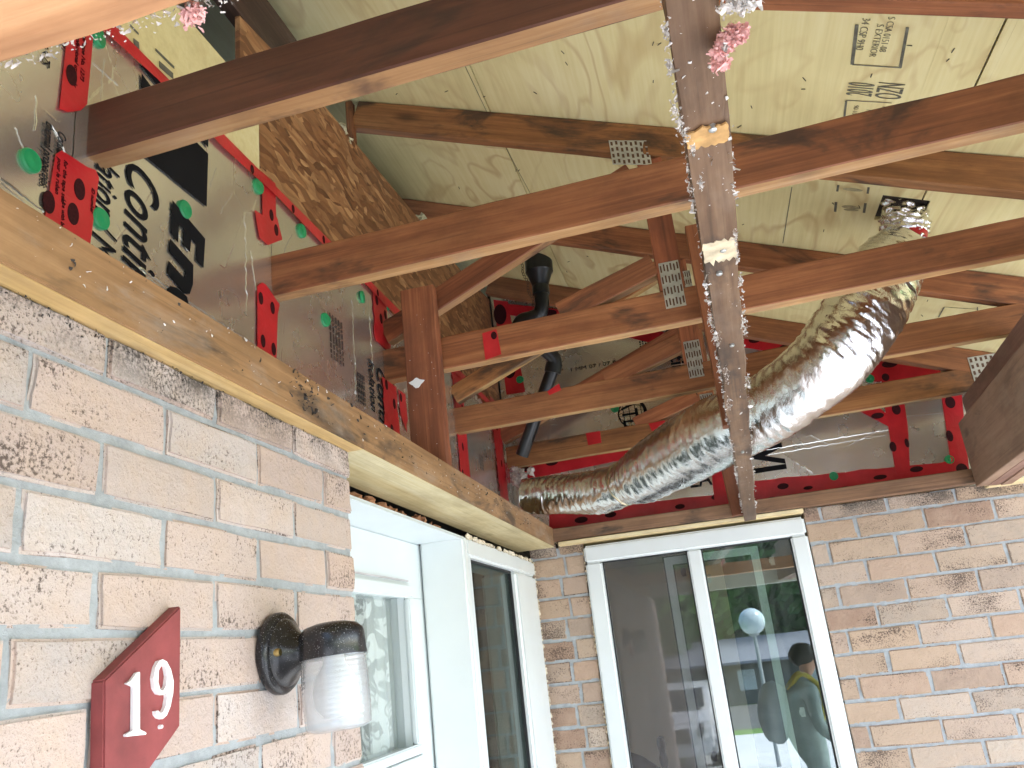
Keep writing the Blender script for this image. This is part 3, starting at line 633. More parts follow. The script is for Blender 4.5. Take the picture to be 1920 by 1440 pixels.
tape_l('', tpx(((488, 322), (514, 345), (515, 405), (518, 412), (527, 450), (500, 460), (484, 446), (480, 425), (475, 394), (490, 404))), B2, oval=opx((506, 404), (515, 432)), os=.8)
tape_l('', tpx(((480, 537), (489, 530), (496, 534), (522, 572), (518, 590), (515, 700), (480, 700))), B3, oval=opx((486, 560), (508, 578), (490, 640), (510, 655)), os=.8)
tape_l('', band(1.925, 2.03, .83, .985, a=.012), B3, oval=((1.95, .955), (1.975, .91), (2.01, .935)), os=.9)
tape_l('', band(1.955, 2.055, .44, .735, a=.012), B4, oval=((2.03, .68), (2.0, .60), (1.98, .72)), os=.9, d=.0048)
tape_l('', [(2.075, .735), (2.13, .735), (2.135, .66), (2.122, .645), (2.12, .62), (2.105, .64), (2.08, .66)], B4, oval=((2.09, .715),), os=.8)
tape_l('', band(2.63, 2.745, .44, .98, a=.008), B4, oval=((2.66, .90), (2.72, .85), (2.68, .70), (2.65, .60), (2.71, .56)), os=.9)
tape_l('', band(3.16, 3.30, .44, 1.02, a=.008), B5, oval=((3.22, .90), (3.24, .75), (3.22, .58)), d=.0040, os=.9)
tape_l('', [(y, .962+.008*(i % 2)) for i, y in enumerate((.86, 1.0, 1.2, 1.40, 1.6, 1.8, 2.0, 2.3, 2.6, 2.9, 3.2))][::-1] + [(y, .991) for y in (.86, 1.4, 2., 2.6, 3.2)], B2, d=.0075, oval=((1.30, .975), (1.47, .977), (1.62, .976), (1.78, .977), (1.95, .976), (2.4, .977)), os=.62)
m = MB()
def washer(par, px, py, tilt=0):
    p = at(px, py, x=XF); m = MB(); m.lathe([(.0, .0052), (.0035, .0052), (.006, .0035), (.0145, .0042), (.0165, .002), (.0165, -.003)], p+Vector((.002, 0, 0)), (1, tilt, .1*tilt), 20); m.build('washer', GREEN, par, smooth=True)
for b, px, py in ((B1, 54, 302), (B2, 186, 411), (B2, 344, 393), (B3, 482, 350), (B3, 564, 433), (B3, 608, 600), (B3, 678, 557), (B4, 725, 571), (B1, 182, 70)): washer(b, px, py, random.uniform(-.25, .25))
r = slab('plywood_panel', (XF-.010, .35, .962), (XF-.001, 1.345, 1.176), PLY, axis=1, bevel=.001); tag(r, 'bare yellow plywood strip above the lettered foil board', 'plywood panel')
for i, (p, q, wd) in enumerate((((243, 47), (259, 64), .004), ((291, 93), (326, 127), .005), ((298, 120), (324, 143), .012), ((250, 78), (260, 86), .012))):
    a, b = lp(*p, d=.0005), lp(*q, d=.0005); t = (b-a).normalized().cross(Vector((1, 0, 0)))*wd/2; mm = MB(); mm.prism([a-t, b-t, b+t, a+t], (.0006, 0, 0)); mm.build('pencil_mark', GREY_PRINT, r)
m = MB(); top = [(1.288, 1.352), (1.44, 1.376), (1.70, 1.412), (2.10, 1.440), (2.49, 1.468), (3.0, 1.50), (3.40, 1.555)]
m.prism([Vector((XF-.022, y, z)) for y, z in top] + [Vector((XF-.022, 3.40, .94)), Vector((XF-.022, 1.288, .94))], (.011, 0, 0))
o = m.build('strand_board', OSB); tag(o, 'brown strand board wall panel above the foil boards', 'strand board')
m = MB()
for i in range(44):
    y = random.choice([random.uniform(1.62, 1.95), random.uniform(2.40, 2.75), random.uniform(2.45, 2.7)]); zt = 1.376+(y-1.44)*.075 + .02
    m.blob((XF-.03+random.uniform(-.03, .01), y, zt+random.uniform(-.03, .02)), random.uniform(.008, .026), 0, 2, .55, (1, 1.3, .7))
tag(m.build('insulation_fluff', plain('yellowish_fibre', (.46, .42, .26), .95, .35, 50, .9)), 'yellowish insulation fluff poking over the strand board edge', kind='stuff', cat='insulation')
def lcrease(par, a, b, r=.0007, amp=3., mat=FOIL, sd=0):
    P = []; k = max(8, int(math.hypot(b[0]-a[0], b[1]-a[1])/5))
    for i in range(k+1):
        t = i/k; q = Vector((i*.45, sd, 0)); P.append(lp(a[0]+(b[0]-a[0])*t+amp*noise.noise(q), a[1]+(b[1]-a[1])*t+amp*noise.noise(q+Vector((0, 9, 4))), .0006))
    m = MB(); m.tube(P, r, 5); m.build('foil_crease', mat, par, smooth=True)
for k, (par, a, b, r) in enumerate(((B2, (262, 503), (478, 648), .0022), (B2, (275, 520), (420, 612), .0012), (B1, (0, 333), (82, 398), .0022), (B1, (0, 343), (78, 408), .0012), (B1, (28, 238), (58, 318), .0006), (B1, (68, 180), (66, 245), .0006), (B1, (96, 235), (126, 292), .0008), (B2, (175, 118), (222, 160), .0006),
        (B2, (196, 110), (190, 190), .0005), (B2, (460, 405), (462, 590), .0006), (B2, (470, 470), (480, 545), .0005), (B2, (405, 315), (395, 350), .0005), (B2, (437, 360), (415, 400), .0005), (B2, (217, 420), (255, 478), .0005), (B2, (330, 430), (352, 470), .0005), (B3, (548, 440), (530, 480), .0005), (B3, (660, 560), (668, 740), .0005), (B3, (690, 560), (700, 700), .0006), (B4, (745, 720), (752, 800), .0005))): lcrease(par, a, b, r, sd=k*3.3)
# ------------------------------------------------------------------ far wall foil
YF = 3.41
def fboard(x0, x1, ztop, label):
    r = empty('foil_board', (x0, YF, .42), label, 'insulation board', 'foil faced boards over the window wall')
    sheet('foil_face', ((x0, YF, .41), (x1, YF, .41), (x1, YF, ztop[1]), (x0, YF, ztop[0])), FOIL, r, (0, -1, 0), n=(20, 20), amp=.0022); return r
F1 = fboard(-.76, .128, (1.58, 1.225), 'foil board with the globe mark and small print behind the diagonal webs'); F2 = fboard(.13, .768, (1.225, .97), 'foil board right of the dusty strip with large black letters'); F3 = fboard(.77, 1.30, (.97, .76), 'small blank foil board at the right end by the brown beam')
def fp(px, py, d=.0022): p = at(px, py, y=YF); p.y -= d; return p
def tape_f(px, par, d=.0034, ov=(), os=1.):
    m = MB(); m.prism([fp(*q, d=d) for q in px], (0, .0006, 0)); t = m.build('seam_tape', TAPE, par)
    for x, y, a, b in ov:
        c = fp(x, y, d+.0004); q = MB(); q.prism([c+Vector((a*math.cos(t_), 0, b*math.sin(t_))) for t_ in [i/18*2*math.pi for i in range(18)]], (0, -.0004, 0)); q.build('tape_print', TPRINT, t)
    return t
def wav(a, b, n, amp, sd): return [(a[0]+(b[0]-a[0])*i/n, a[1]+(b[1]-a[1])*i/n+amp*noise.noise(Vector((i*.8, sd, 0)))) for i in range(n+1)]
tape_f(wav((1030, 962), (1365, 925), 12, 6, 1)+wav((1368, 985), (1030, 1012), 8, 0, 2), F1, ov=((1145, 965, .024, .012), (1090, 975, .028, .013), (1275, 950, .02, .010), (1345, 932, .024, .012), (1240, 975, .02, .01)))
tape_f(wav((1415, 902), (1815, 862), 14, 4, 3)+wav((1816, 905), (1412, 955), 8, 0, 2), F2, ov=((1468, 912, .022, .012), (1515, 915, .018, .007), (1650, 895, .025, .009), (1585, 917, .022, .010), (1718, 880, .024, .011), (1800, 880, .022, .016), (1447, 936, .02, .008)))
tape_f(((1656, 735), (1692, 735), (1702, 800), (1706, 885), (1680, 890), (1665, 800), (1600, 765), (1640, 758), (1660, 775)), F2, d=.0046, ov=((1680, 768, .016, .022), (1674, 838, .012, .020), (1645, 780, .024, .012), (1700, 831, .008, .018)))
tape_f(((1764, 735), (1802, 735), (1818, 900), (1788, 900), (1780, 850)), F3, d=.0046, ov=((1781, 755, .018, .024), (1780, 818, .012, .022), (1803, 880, .02, .022)))
tape_f(((1330, 850), (1362, 835), (1378, 960), (1342, 960)), F1, d=.0046, ov=((1358, 880, .01, .02),))
tape_f(((955, 868), (1300, 805), (1300, 835), (960, 905)), F1, d=.0030, ov=((1092, 843, .024, .013), (1035, 868, .026, .012), (985, 880, .022, .010), (1160, 832, .02, .011)))
tape_f(((925, 562), (952, 566), (985, 735), (950, 740)), F1, ov=((938, 590, .03, .05), (955, 690, .03, .05)), d=.003)
tape_f(((950, 570), (1090, 585), (1250, 625), (1250, 650), (1090, 612), (950, 590)), F1, d=.0040, ov=((1028, 590, .04, .022), (1150, 610, .03, .018)))
tape_f(((1395, 622), (1520, 648), (1760, 690), (1770, 712), (1640, 716), (1520, 672), (1395, 652)), F2, d=.0040, ov=((1415, 637, .025, .016), (1475, 652, .03, .015), (1668, 683, .03, .015), (1600, 675, .03, .012)))
tape_f(((1650, 694), (1690, 700), (1692, 735), (1655, 735)), F2, d=.0052, ov=((1660, 708, .014, .016),))
FX, FZ = (1, 0, 0), (0, 0, 1)
text('lettering', 'ATLAS', .085, fp(1245, 922), FX, FZ, BLACK, F1, sx=.95, bold=.0006)
text('lettering', 'ATLAS', .095, fp(1164, 758)+Vector((0, 0, .02)), DN, FX, BLACK, F1, sx=.75, bold=.0012)
text('lettering', 'Continu', .085, fp(1248, 622)+Vector((0, 0, .02)), DN, FX, BLACK, F1, sx=.9, bold=.0014); text('lettering', 'uu)', .085, fp(1294, 738), DN, FX, BLACK, F1, sx=.9, bold=.0014)
text('lettering', 'N3PA', .03, fp(1228, 668), FX, FZ, BLACK, F1, shear=.2); text('lettering', '1 MM 07 / 07 R 15', .022, fp(1068, 697), FX, FZ, BLACK, F1, sx=1.5)
text('lettering', 'aVI', .17, fp(1412, 815)+Vector((-.02, 0, 0)), DN, FX, BLACK, F2, sx=.75, bold=.005)
for i in range(4): text('lettering', 'llll lll lllll llll llll', .010, fp(1198+i*5, 640-i), DN, FX, BLACK, F1)
m = MB(); gc = fp(1186, 775)
for k in range(24):
    a0, a1 = [2*math.pi*(k+i)/24 for i in (0, 1)]; R1 = .062
    for rr, wd, sq in ((R1, .005, 1), (R1*.98, .003, .62), (R1*.98, .003, .2)):
        P = lambda a, r: gc + Vector((r*math.cos(a), 0, r*math.sin(a)*sq))
        m.prism([P(a0, rr-wd), P(a1, rr-wd), P(a1, rr), P(a0, rr)], (0, -.0005, 0))
for s in (-.6, -.2, .2, .6):
    h = R1*math.sqrt(1-s*s); m.box(tuple(gc+Vector((R1*s-.0013, -.0004, -h))), tuple(gc+Vector((R1*s+.0013, 0, h))))
m.prism([gc+Vector((.062*math.cos(a), 0, .062*math.sin(a))) for a in [math.radians(q) for q in range(-75, 80, 12)]] + [gc+Vector((.048*math.cos(a), 0, .058*math.sin(a))) for a in [math.radians(q) for q in range(70, -80, -12)]], (0, -.0006, 0))
m.build('globe_mark', BLACK, F1)
for b, px, py in ((F1, 1153, 766), (F2, 1631, 710), (F2, 1563, 893), (F3, 1780, 862), (F1, 975, 712)):
    p = fp(px, py, 0); m = MB(); m.lathe([(0, .006), (.004, .006), (.007, .004), (.016, .005), (.018, .002), (.018, -.003)], p, (0, -1, 0), 20); m.build('washer', GREEN, b, smooth=True)
# crease ridges of the foil
m = MB()
for a, b, rr in (((1430, 845), (1665, 806), .0035), ((1440, 853), (1660, 816), .0025), ((1480, 905), (1690, 880), .003)):
    P = []
    for i in range(40): t = i/39; P.append(fp(a[0]+(b[0]-a[0])*t, a[1]+(b[1]-a[1])*t+2.5*noise.noise(Vector((i*.55, a[1], 0))), .001))
    m.tube(P, rr*.6, 6, cap=True)
m.build('foil_crease', FOIL, F2, smooth=True)
m = MB(); P = [fp(1065+i*2.2, 905-i*.40-2*math.sin(i*.2)*.3, .010) for i in range(60)]; m.tube(P, .014, 10); m.build('foil_crease', DUCT, F1, smooth=True)
# scraps of tape left on chords
def scrap(k, pts, ov=None, dy=-.0025):
    y0 = dict(TY)[k]; r = TR[k]; P = []
    for px, py in pts:
        d = FW + RT*((px-960)/FPX) - UP*((py-720)/FPX); P.append(d*((y0+dy)/(d.y+.036*d.x)))
    m = MB(); m.prism(P, (0, .0006, 0)); t = m.build('tape_scrap', TAPE, r)
    if ov:
        d = FW + RT*((ov[0]-960)/FPX) - UP*((ov[1]-720)/FPX); c = d*((y0+dy-.0005)/(d.y+.036*d.x)); q = MB()
        q.prism([c+Vector((.008*math.cos(a), 0, .011*math.sin(a))) for a in [i/16*2*math.pi for i in range(16)]], (0, -.0004, 0)); q.build('tape_print', TPRINT, t)
scrap('T3', ((904, 625), (931, 617), (940, 664), (910, 675)), (926, 629))
scrap('T5', ((1098, 812), (1125, 808), (1128, 830), (1103, 835))); scrap('T5', ((1216, 794), (1246, 788), (1249, 803), (1222, 808)))
scrap('T4', ((1026, 734), (1048, 719), (1052, 731), (1030, 741)), dy=-.006)
# ------------------------------------------------------------------ black drain pipe and chain
pipe = empty('drain_pipe', at(1005, 460, y=3.0), 'black plastic vent pipe bending down through the dark corner', 'pipe')
big = [Vector((-.452, 3.0, 1.56+.0)), Vector((-.458, 3.0, 1.50))]
m = MB(); m.lathe([(.050, .16), (.050, .02), (.056, .018), (.056, -.055), (.050, -.062), (.032, -.115), (.034, -.118), (.034, -.15), (.028, -.152), (.028, -.19)], (-.456, 3.0, 1.50), (.04, 0, 1), 28); m.build('reducer', ABS, pipe, smooth=True)
P = spline([(-.460, 3.0, 1.36), (-.463, 3.0, 1.31), (-.478, 3.005, 1.272), (-.515, 3.01, 1.262), (-.555, 3.02, 1.262), (-.578, 3.03, 1.235), (-.568, 3.04, 1.195), (-.53, 3.06, 1.165), (-.485, 3.08, 1.14), (-.458, 3.10, 1.105), (-.462, 3.11, 1.075)], 8)
m = MB(); m.tube(P, .0285, 18); m.build('trap_bend', ABS, pipe, smooth=True)
m = MB(); m.tube([Vector((-.462, 3.11, 1.09)), Vector((-.475, 3.115, 1.055))], .034, 18); m.tube([Vector((-.470, 3.112, 1.07)), Vector((-.655, 3.20, .76))], .0265, 18); m.build('down_pipe', ABS, pipe, smooth=True)
m = MB()
for i in range(18):
    a = at(975+i*1.6+2*math.sin(i), 488+i*5.2, y=2.93); m.tube([a+Vector((.004*math.cos(t_), .003*math.sin(t_*1)*(i % 2), .008*math.sin(t_))) for t_ in [q/8*2*math.pi for q in range(9)]], .0013, 5)
tag(m.build('hanging_chain', plain('rusty_chain', (.10, .06, .04), .6, .3, 60, metal=.5)), 'thin rusty chain hanging beside the black pipe', 'chain')
# ------------------------------------------------------------------ silver duct
du = empty('flexible_duct', (0, 2.6, .55), 'silver foil flexible duct sweeping from the corner up to the square roof hole', 'duct')
DP = [(-.64, 3.10, .575), (-.52, 3.08, .562), (-.40, 3.03, .540), (-.30, 2.95, .528), (-.19, 2.86, .535), (-.06, 2.74, .560), (.08, 2.56, .580), (.21, 2.42, .588), (.305, 2.33, .612), (.390, 2.28, .655), (.460, 2.26, .712), (.525, 2.25, .782), (.583, 2.25, .857), (.630, 2.252, .912), (.668, 2.255, .955)]
P = spline(DP, 26); nP = len(P)
def rad(i):
    t = i/(nP-1)*(len(DP)-1)
    kp = [(0, .066), (1, .074), (2, .080), (3, .080), (3.6, .077), (4.2, .096), (5, .108), (6, .110), (7.2, .100), (8, .098), (9.3, .104), (11, .108), (12, .102), (13, .090), (14, .070)]
    for (a, ra), (b, rb) in zip(kp, kp[1:]):
        if t <= b: return ra+(rb-ra)*(t-a)/(b-a)
    return kp[-1][1]
L = 0; arc = [0]
for a, b in zip(P, P[1:]): L += (b-a).length; arc.append(L)
def wob(i, q, th):
    s = arc[i]; v = Vector((math.cos(th)*1.2, math.sin(th)*1.2, s*7))
    hel = math.sin(2*math.pi*s/.030 + th)*.0005
    wr = noise.noise(Vector((math.cos(th)*1.6, math.sin(th)*1.6, s*60+th*.6)))*.0024 + noise.noise(Vector((math.cos(th)*3.2, math.sin(th)*3.2, s*140+th)))*.0016
    rg = -abs(noise.noise(Vector((math.cos(th)*1.5+7, math.sin(th)*1.5, s*34+th*1.2))))*.0032
    return hel + wr + rg + noise.noise(v)*.004
m = MB(); m.tube(P, [rad(i) for i in range(nP)], 110, wob=wob); o = m.build('foil_jacket', DUCT, du); o.data.polygons.foreach_set('use_smooth', [True]*len(o.data.polygons))
m = MB()
for idx, rr in ((int(3.55*26), .0755), (int(3.9*26), .080)):
    c = P[idx]; t = (P[idx+1]-P[idx-1]).normalized(); a = t.orthogonal().normalized(); b = t.cross(a)
    m.tube([c+(a*math.cos(q)+b*math.sin(q))*(rr+.004*noise.noise(Vector((q*2, idx, 0)))) + t*(.006*math.sin(q*2)) for q in [i/40*2*math.pi for i in range(41)]], .0035, 8)
m.build('strap', plain('clear_strap', (.45, .38, .25), .2, metal=.8), du, smooth=True)
CP = [(.668, 2.256, .950), (.676, 2.256, .985), (.683, 2.255, 1.02), (.686, 2.25, 1.06), (.69, 2.25, 1.10)]
Q = spline(CP, 14)
m = MB(); m.tube(Q, [.048+.012*math.sin(min(1, i/(len(Q)-1)*1.3)*math.pi) for i in range(len(Q))], 80, wob=lambda i, q, th: noise.noise(Vector((math.cos(th)*3, math.sin(th)*3, i*.22+th*.8)))*.014 + noise.noise(Vector((math.cos(th)*8, math.sin(th)*8, i*.4)))*.005)
o = m.build('foil_collar', DUCT, du); o.data.polygons.foreach_set('use_smooth', [True]*len(o.data.polygons))
m = MB(); m.tube([Vector((.664, 2.256, .925)), Vector((.672, 2.256, .968))], .052, 28); m.build('collar_pipe', plain('beige_tape', (.55, .52, .44), .5), du, smooth=True)
m = MB(); m.tube([Vector((.671, 2.256, .958)), Vector((.677, 2.256, .978))], .0545, 28, wob=lambda i, q, th: .003*math.sin(th*3)); m.build('collar_tape', TAPE, du, smooth=True)
# ------------------------------------------------------------------ entry door and sidelight
d = empty('entry_door', (-.805, 1.8, -1.65), 'white entry door with lace curtained glass set back behind the brick edge', 'door')
XD = -.805
slab('door_frame', (-.845, 1.30, .3335), (-.672, 2.296, .3415), DOORW, d, 1); slab('door_frame', (-.845, 2.335, -1.65), (-.672, 2.372, .333), DOORW, d, 2); slab('door_frame', (-.845, 1.30, -1.65), (-.69, 1.37, .333), DOORW, d, 2)
slab('frame_stop', (XD, 2.322, -1.65), (XD+.02, 2.3348, .3328), DOORW, d, 2, .002)
slab('frame_stop', (-.682, 1.386, .3312), (-.669, 2.296, .3333), DOORW, d, 1, .001)
LY0, LY1 = 1.385, 2.318; GY0, GY1, GZ0, GZ1 = 1.60, 2.152, -.190, .180
for nm, lo, hi in (('door_panel', (XD-.04, LY0, GZ1), (XD, LY1, .3325)), ('door_panel', (XD-.04, GY1, -1.64), (XD, LY1, GZ1-.0005)), ('door_panel', (XD-.04, LY0, -1.64), (XD, GY0, GZ1-.0005)), ('door_panel', (XD-.04, GY0+.0005, -.24), (XD, GY1-.0005, GZ0)), ('door_panel', (XD-.04, GY0+.0005, -1.64), (XD, GY1-.0005, -.78))):
    slab(nm, lo, hi, DOORW, d, 1, .001)
for (z0, z1) in ((GZ0, GZ1), (-.78, -.24)):
    m = MB()
    for e, (lo, hi) in enumerate((((XD+.0005, GY0-.03, z1-.004), (XD+.018, GY1+.03, z1+.030)), ((XD+.0005, GY0-.03, z0-.022), (XD+.018, GY1+.03, z0+.004)), ((XD+.0005, GY1-.004, z0+.0045), (XD+.0175, GY1+.028, z1-.0045)), ((XD+.0005, GY0-.028, z0+.0045), (XD+.0175, GY0+.004, z1-.0045)))): m.box(lo, hi)
    m.build('glass_trim', DOORW, d, bevel=.004)
    m = MB(); m.box((XD-.022, GY0+.001, z0+.001), (XD-.018, GY1-.001, z1-.001)); m.build('glass_pane', DOORG, d)
m = MB()
for lo, hi in (((XD+.0006, 1.70, .2215), (XD+.004, 2.19, .2255)),): m.box(lo, hi)
m.build('panel_moulding', plain('shade_line', (.55, .52, .54), .5), d)
slab('inner_jamb', (XD-.075, GY1+.0005, -1.6), (XD-.0405, GY1+.03, GZ1+.03), SASH, d, 2); slab('inner_jamb', (XD-.105, GY1-.010, -1.6), (XD-.0755, GY1+.03, GZ1+.03), SASH, d, 2)
m = MB(); k = 60; n0 = 0
for i in range(k+1):
    y = GY0-.05 + (GY1-.045-GY0+.05)*i/k
    for z in (-1.2, -.5, .19): m.v.append((XD-.034 + .0045*math.sin(i*1.05)+.003*math.sin(i*.37+z), y, z))
for i in range(k):
    for q in range(2): a = i*3+q; m.f.append((a, a+3, a+4, a+1)); m.m.append(0)
cu = m.build('lace_curtain', LACE, smooth=True); tag(cu, 'pale lace curtain with flowers hanging behind the door glass', 'curtain')
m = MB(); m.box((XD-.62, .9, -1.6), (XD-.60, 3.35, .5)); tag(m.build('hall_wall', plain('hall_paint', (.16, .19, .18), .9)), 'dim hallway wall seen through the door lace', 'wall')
s = empty('sidelight_window', (-.69, 2.75, -1.65), 'tall narrow white sidelight window between the door and the brick corner', 'window')
XS = -.668
slab('frame_stile', (-.80, 2.2975, -1.65), (XS, 2.3345, .3415), WHITE, s, 2, .006, 3)
slab('frame_rail', (-.80, 2.335, .286), (XS, 3.262, .3415), WHITE, s, 1, .007, 3); slab('frame_stile', (-.80, 2.935, -1.65), (XS, 3.262, .2855), WHITE, s, 2, .010, 3)
m = MB()
for lo, hi in (((XS-.030, 2.335, .280), (XS-.020, 2.934, .2856)), ((XS-.030, 2.928, -1.6), (XS-.020, 2.9345, .279))): m.box(lo, hi)
m.build('gasket', RUBBER, s)
m = MB(); m.box((XS-.036, 2.336, -1.6), (XS-.031, 2.934, .285)); m.build('glass_pane', DGLASS, s)
m = MB(); m.box((XS-.0305, 2.337, -.155), (XS-.0300, 2.372, -.105)); m.build('sticker', STICK, s)
m = MB()
for i in range(120): m.blob((XS-.002, random.choice((3.262, 3.264, 3.266)), random.uniform(-.45, .34)), random.uniform(.002, .006), 0, 1, .5)
for i in range(60): m.blob((XS-.004, random.uniform(2.34, 3.26), .344), random.uniform(.003, .008), 0, 1, .5)
m.build('foam_bead', plain('dried_foam', (.66, .58, .45), .9, .2, 60), s)
m = MB()
for i in range(70):
    y = random.uniform(1.40, 2.30); m.blob((-.752+random.uniform(-.01, .01), y, .364+random.uniform(-.006, .008)), random.uniform(.010, .018), 0, 2, .5)
tag(m.build('gap_insulation', ORFIB), 'orange brown insulation stuffed in the gap above the door head', cat='insulation', kind='stuff')
o = board('gap_wood', (-.785, 1.4, .3635), (-.785, 3.25, .3635), .03, .040, W_FIR); tag(o, 'dark rough lumber in the gap over the door frame', 'lumber')
# ------------------------------------------------------------------ sliding window
wn = empty('sliding_window', (-.05, 3.30, -.75), 'white vinyl sliding window in the tan brick wall', 'window')
WY = 3.262
slab('frame_rail', (-.466, WY, .310), (.369, WY+.09, .376), WHITE, wn, 0, .008, 3); slab('frame_rail', (-.466, WY, -.755), (.369, WY+.09, -.69), WHITE, wn, 0, .008, 3)
slab('frame_stile', (-.466, WY+.0008, -.6895), (-.402, WY+.09, .3095), WHITE, wn, 2, .007, 3); slab('frame_stile', (.309, WY+.0008, -.6895), (.369, WY+.09, .3095), WHITE, wn, 2, .007, 3); slab('mullion', (-.074, WY+.004, -.6895), (-.022, WY+.085, .3095), WHITE, wn, 2, .006, 3)
def rim(x0, x1, z0, z1, y, t, mat, name, dep=.004):
    m = MB()
    for lo, hi in (((x0, y, z1-t), (x1, y+dep, z1)), ((x0, y, z0), (x1, y+dep, z0+t)), ((x0, y+.0004, z0+t), (x0+t, y+dep, z1-t)), ((x1-t, y+.0004, z0+t), (x1, y+dep, z1-t))): m.box(lo, hi)
    return m.build(name, mat, wn)
for x0, x1 in ((-.402, -.074), (-.022, .309)):
    rim(x0, x1, -.6895, .3095, WY+.024, .005, RUBBER, 'gasket')
    m = MB(); m.box((x0+.001, WY+.034, -.688), (x1-.001, WY+.038, .308)); m.build('glass_pane' if x0 > -.2 else 'insect_screen', GLASS if x0 > -.2 else SCREEN, wn)
m = MB(); m.box((-.138, WY+.0875, -.655), (-.0745, WY+.0895, .27)); m.build('glass_pane', GLASS, wn)
# inner storm sashes
YI = WY+.075
def sash(x0, x1, z0, z1, y, t):
    rim(x0, x1, z0, z1, y, t, SASH, 'inner_sash', .02); rim(x0+t, x1-t, z0+t, z1-t, y+.002, .0045, RUBBER, 'gasket'); rim(x0-.005, x1+.005, z0-.004, z1+.004, y+.003, .005, RUBBER, 'gasket')
sash(-.168, .190, -.685, .300, YI+.012, .030)
for x, z in ((-.10, .235), (-.10, -.42), (-.01, .20), (.232, .235), (.232, -.30)):
    m = MB(); m.box((x-.008, YI-.010, z-.016), (x+.008, YI-.004, z+.016)); m.box((x-.012, YI-.012, z-.008), (x+.004, YI-.0102, z+.008)); m.build('latch', RUBBER if x < -.05 else STEEL, wn, bevel=.0015)
m = MB()
for i in range(90): m.blob((random.choice((-.4685, -.470)), WY+.01, random.uniform(-.6, .37)), random.uniform(.002, .005), 0, 1, .5)
m.build('foam_bead', plain('dried_foam_tan', (.55, .44, .30), .9, .2, 60), wn)
# room behind
m = MB(); m.box((-1.5, 5.9, -1.7), (2.6, 6.0, .8)); m.box((-1.5, 3.55, -1.7), (-1.4, 5.9, .8)); m.box((2.5, 3.55, -1.7), (2.6, 5.9, -.75)); m.box((2.5, 3.55, .30), (2.6, 5.9, .8))  # unseen opening in the right wall, added so daylight brightens the room
rw = m.build('room_wall', ROOM); tag(rw, 'beige wall of the room behind the sliding window', 'wall')
tag(slab('added_partition', (.06, 4.25, -1.434), (2.45, 4.31, .499), plain('dark_panel', (.045, .055, .05), .6, .2, 6), axis=2), 'added dark partition hiding the bright room behind the right window pane', 'partition')  # added to darken the room so the right pane's reflection shows
tag(slab('room_ceiling', (-1.5, 3.5, .50), (2.6, 6.0, .56), CEIL), kind='structure'); tag(slab('room_floor', (-1.5, 3.5, -1.50), (2.6, 6.0, -1.435), W_CHAIR), kind='structure')
ch = empty('wooden_chair', (-.32, 4.4, -1.65), 'dark wooden chair with a turned back post inside the left pane', 'chair')
m = MB()
for x in (-.16,):
    m.lathe([(.016, 0), (.018, .4), (.014, .62), (.020, .70), (.013, .73), (.022, .77), (.014, .80), (.021, .83), (.017, .86), (0, .868)], (x, 4.4, -1.62), (0, 0, 1), 18)
m.build('back_post', W_CHAIR, ch, smooth=True)
m = MB(); m.lathe([(.016, 0), (.018, .4), (.014, .62), (.020, .70), (.013, .73), (.022, .77), (.014, .80), (.021, .83), (.017, .86), (0, .868)], (-.60, 4.4, -1.62), (0, 0, 1), 18); m.build('back_post', W_CHAIR, ch, smooth=True)
m = MB(); m.prism([Vector((x, 4.395, z)) for x, z in ((-.59, -.90), (-.52, -.84), (-.42, -.805), (-.34, -.80), (-.26, -.83), (-.17, -.89), (-.17, -.95), (-.26, -.93), (-.38, -.92), (-.50, -.94), (-.59, -.98))], (0, .022, 0)); m.build('crest_rail', W_CHAIR, ch, bevel=.004)
slab('seat', (-.60, 4.0, -1.22), (-.16, 4.39, -1.18), W_CHAIR, ch)
for x in (-.58, -.18): slab('leg', (x-.016, 4.02, -1.65), (x+.016, 4.05, -1.221), W_CHAIR, ch, 2)
# ------------------------------------------------------------------ house number and lamp on the left wall
sg = empty('house_number_sign', (XB, .78, 0), 'dark red slanted house number board reading 19', 'sign')
XSG = -.590
def sp_(px, py, d=0): p = at(px, py, x=XSG); p.x += d; return p
out = [sp_(340, 1135), sp_(338, 1362), sp_(279, 1446), sp_(252, 1480), sp_(194, 1480), sp_(196, 1275)]
m = MB(); m.prism(out, (XB-.0005-XSG, 0, 0)); m.build('sign_board', SIGNR, sg, bevel=.0018)
def strokes(name, P, wds):
    m = MB(); P = [Vector((0, y, z)) for y, z in P]; n = len(P); Lf, Rt = [], []
    for i in range(n):
        t = (P[min(i+1, n-1)]-P[max(i-1, 0)]).normalized(); s = Vector((0, -t.z, t.y))*wds[i]/2; Lf.append(P[i]+s); Rt.append(P[i]-s)
    for i in range(n-1): m.prism([Vector((XSG, 0, 0))+q for q in (Lf[i], Lf[i+1], Rt[i+1], Rt[i])], (.0045, 0, 0))
    return m
def yz(px, py): p = at(px, py, x=XSG); return (p.y, p.z)
one = [sp_(*q) for q in ((231, 1282), (240, 1276), (250, 1262), (256, 1260), (256, 1368), (268, 1374), (268, 1378), (230, 1382), (230, 1377), (243, 1370), (244, 1288))]
m = MB(); m.prism(one, (.0045, 0, 0)); m.build('numeral', WNUM, sg, bevel=.0006)
oc = [(298, 1237), (306, 1241), (314, 1256), (319, 1278), (318, 1300), (313, 1325), (306, 1342), (298, 1349), (291, 1347), (286, 1341), (285, 1334), (290, 1333), (294, 1338), (299, 1336), (304, 1325), (307, 1308), (306, 1297), (299, 1304), (290, 1302), (283, 1291), (281, 1272), (285, 1252), (291, 1240)]
ic = [(298, 1244), (304, 1251), (307, 1268), (305, 1286), (299, 1296), (294, 1294), (290, 1280), (291, 1258)]
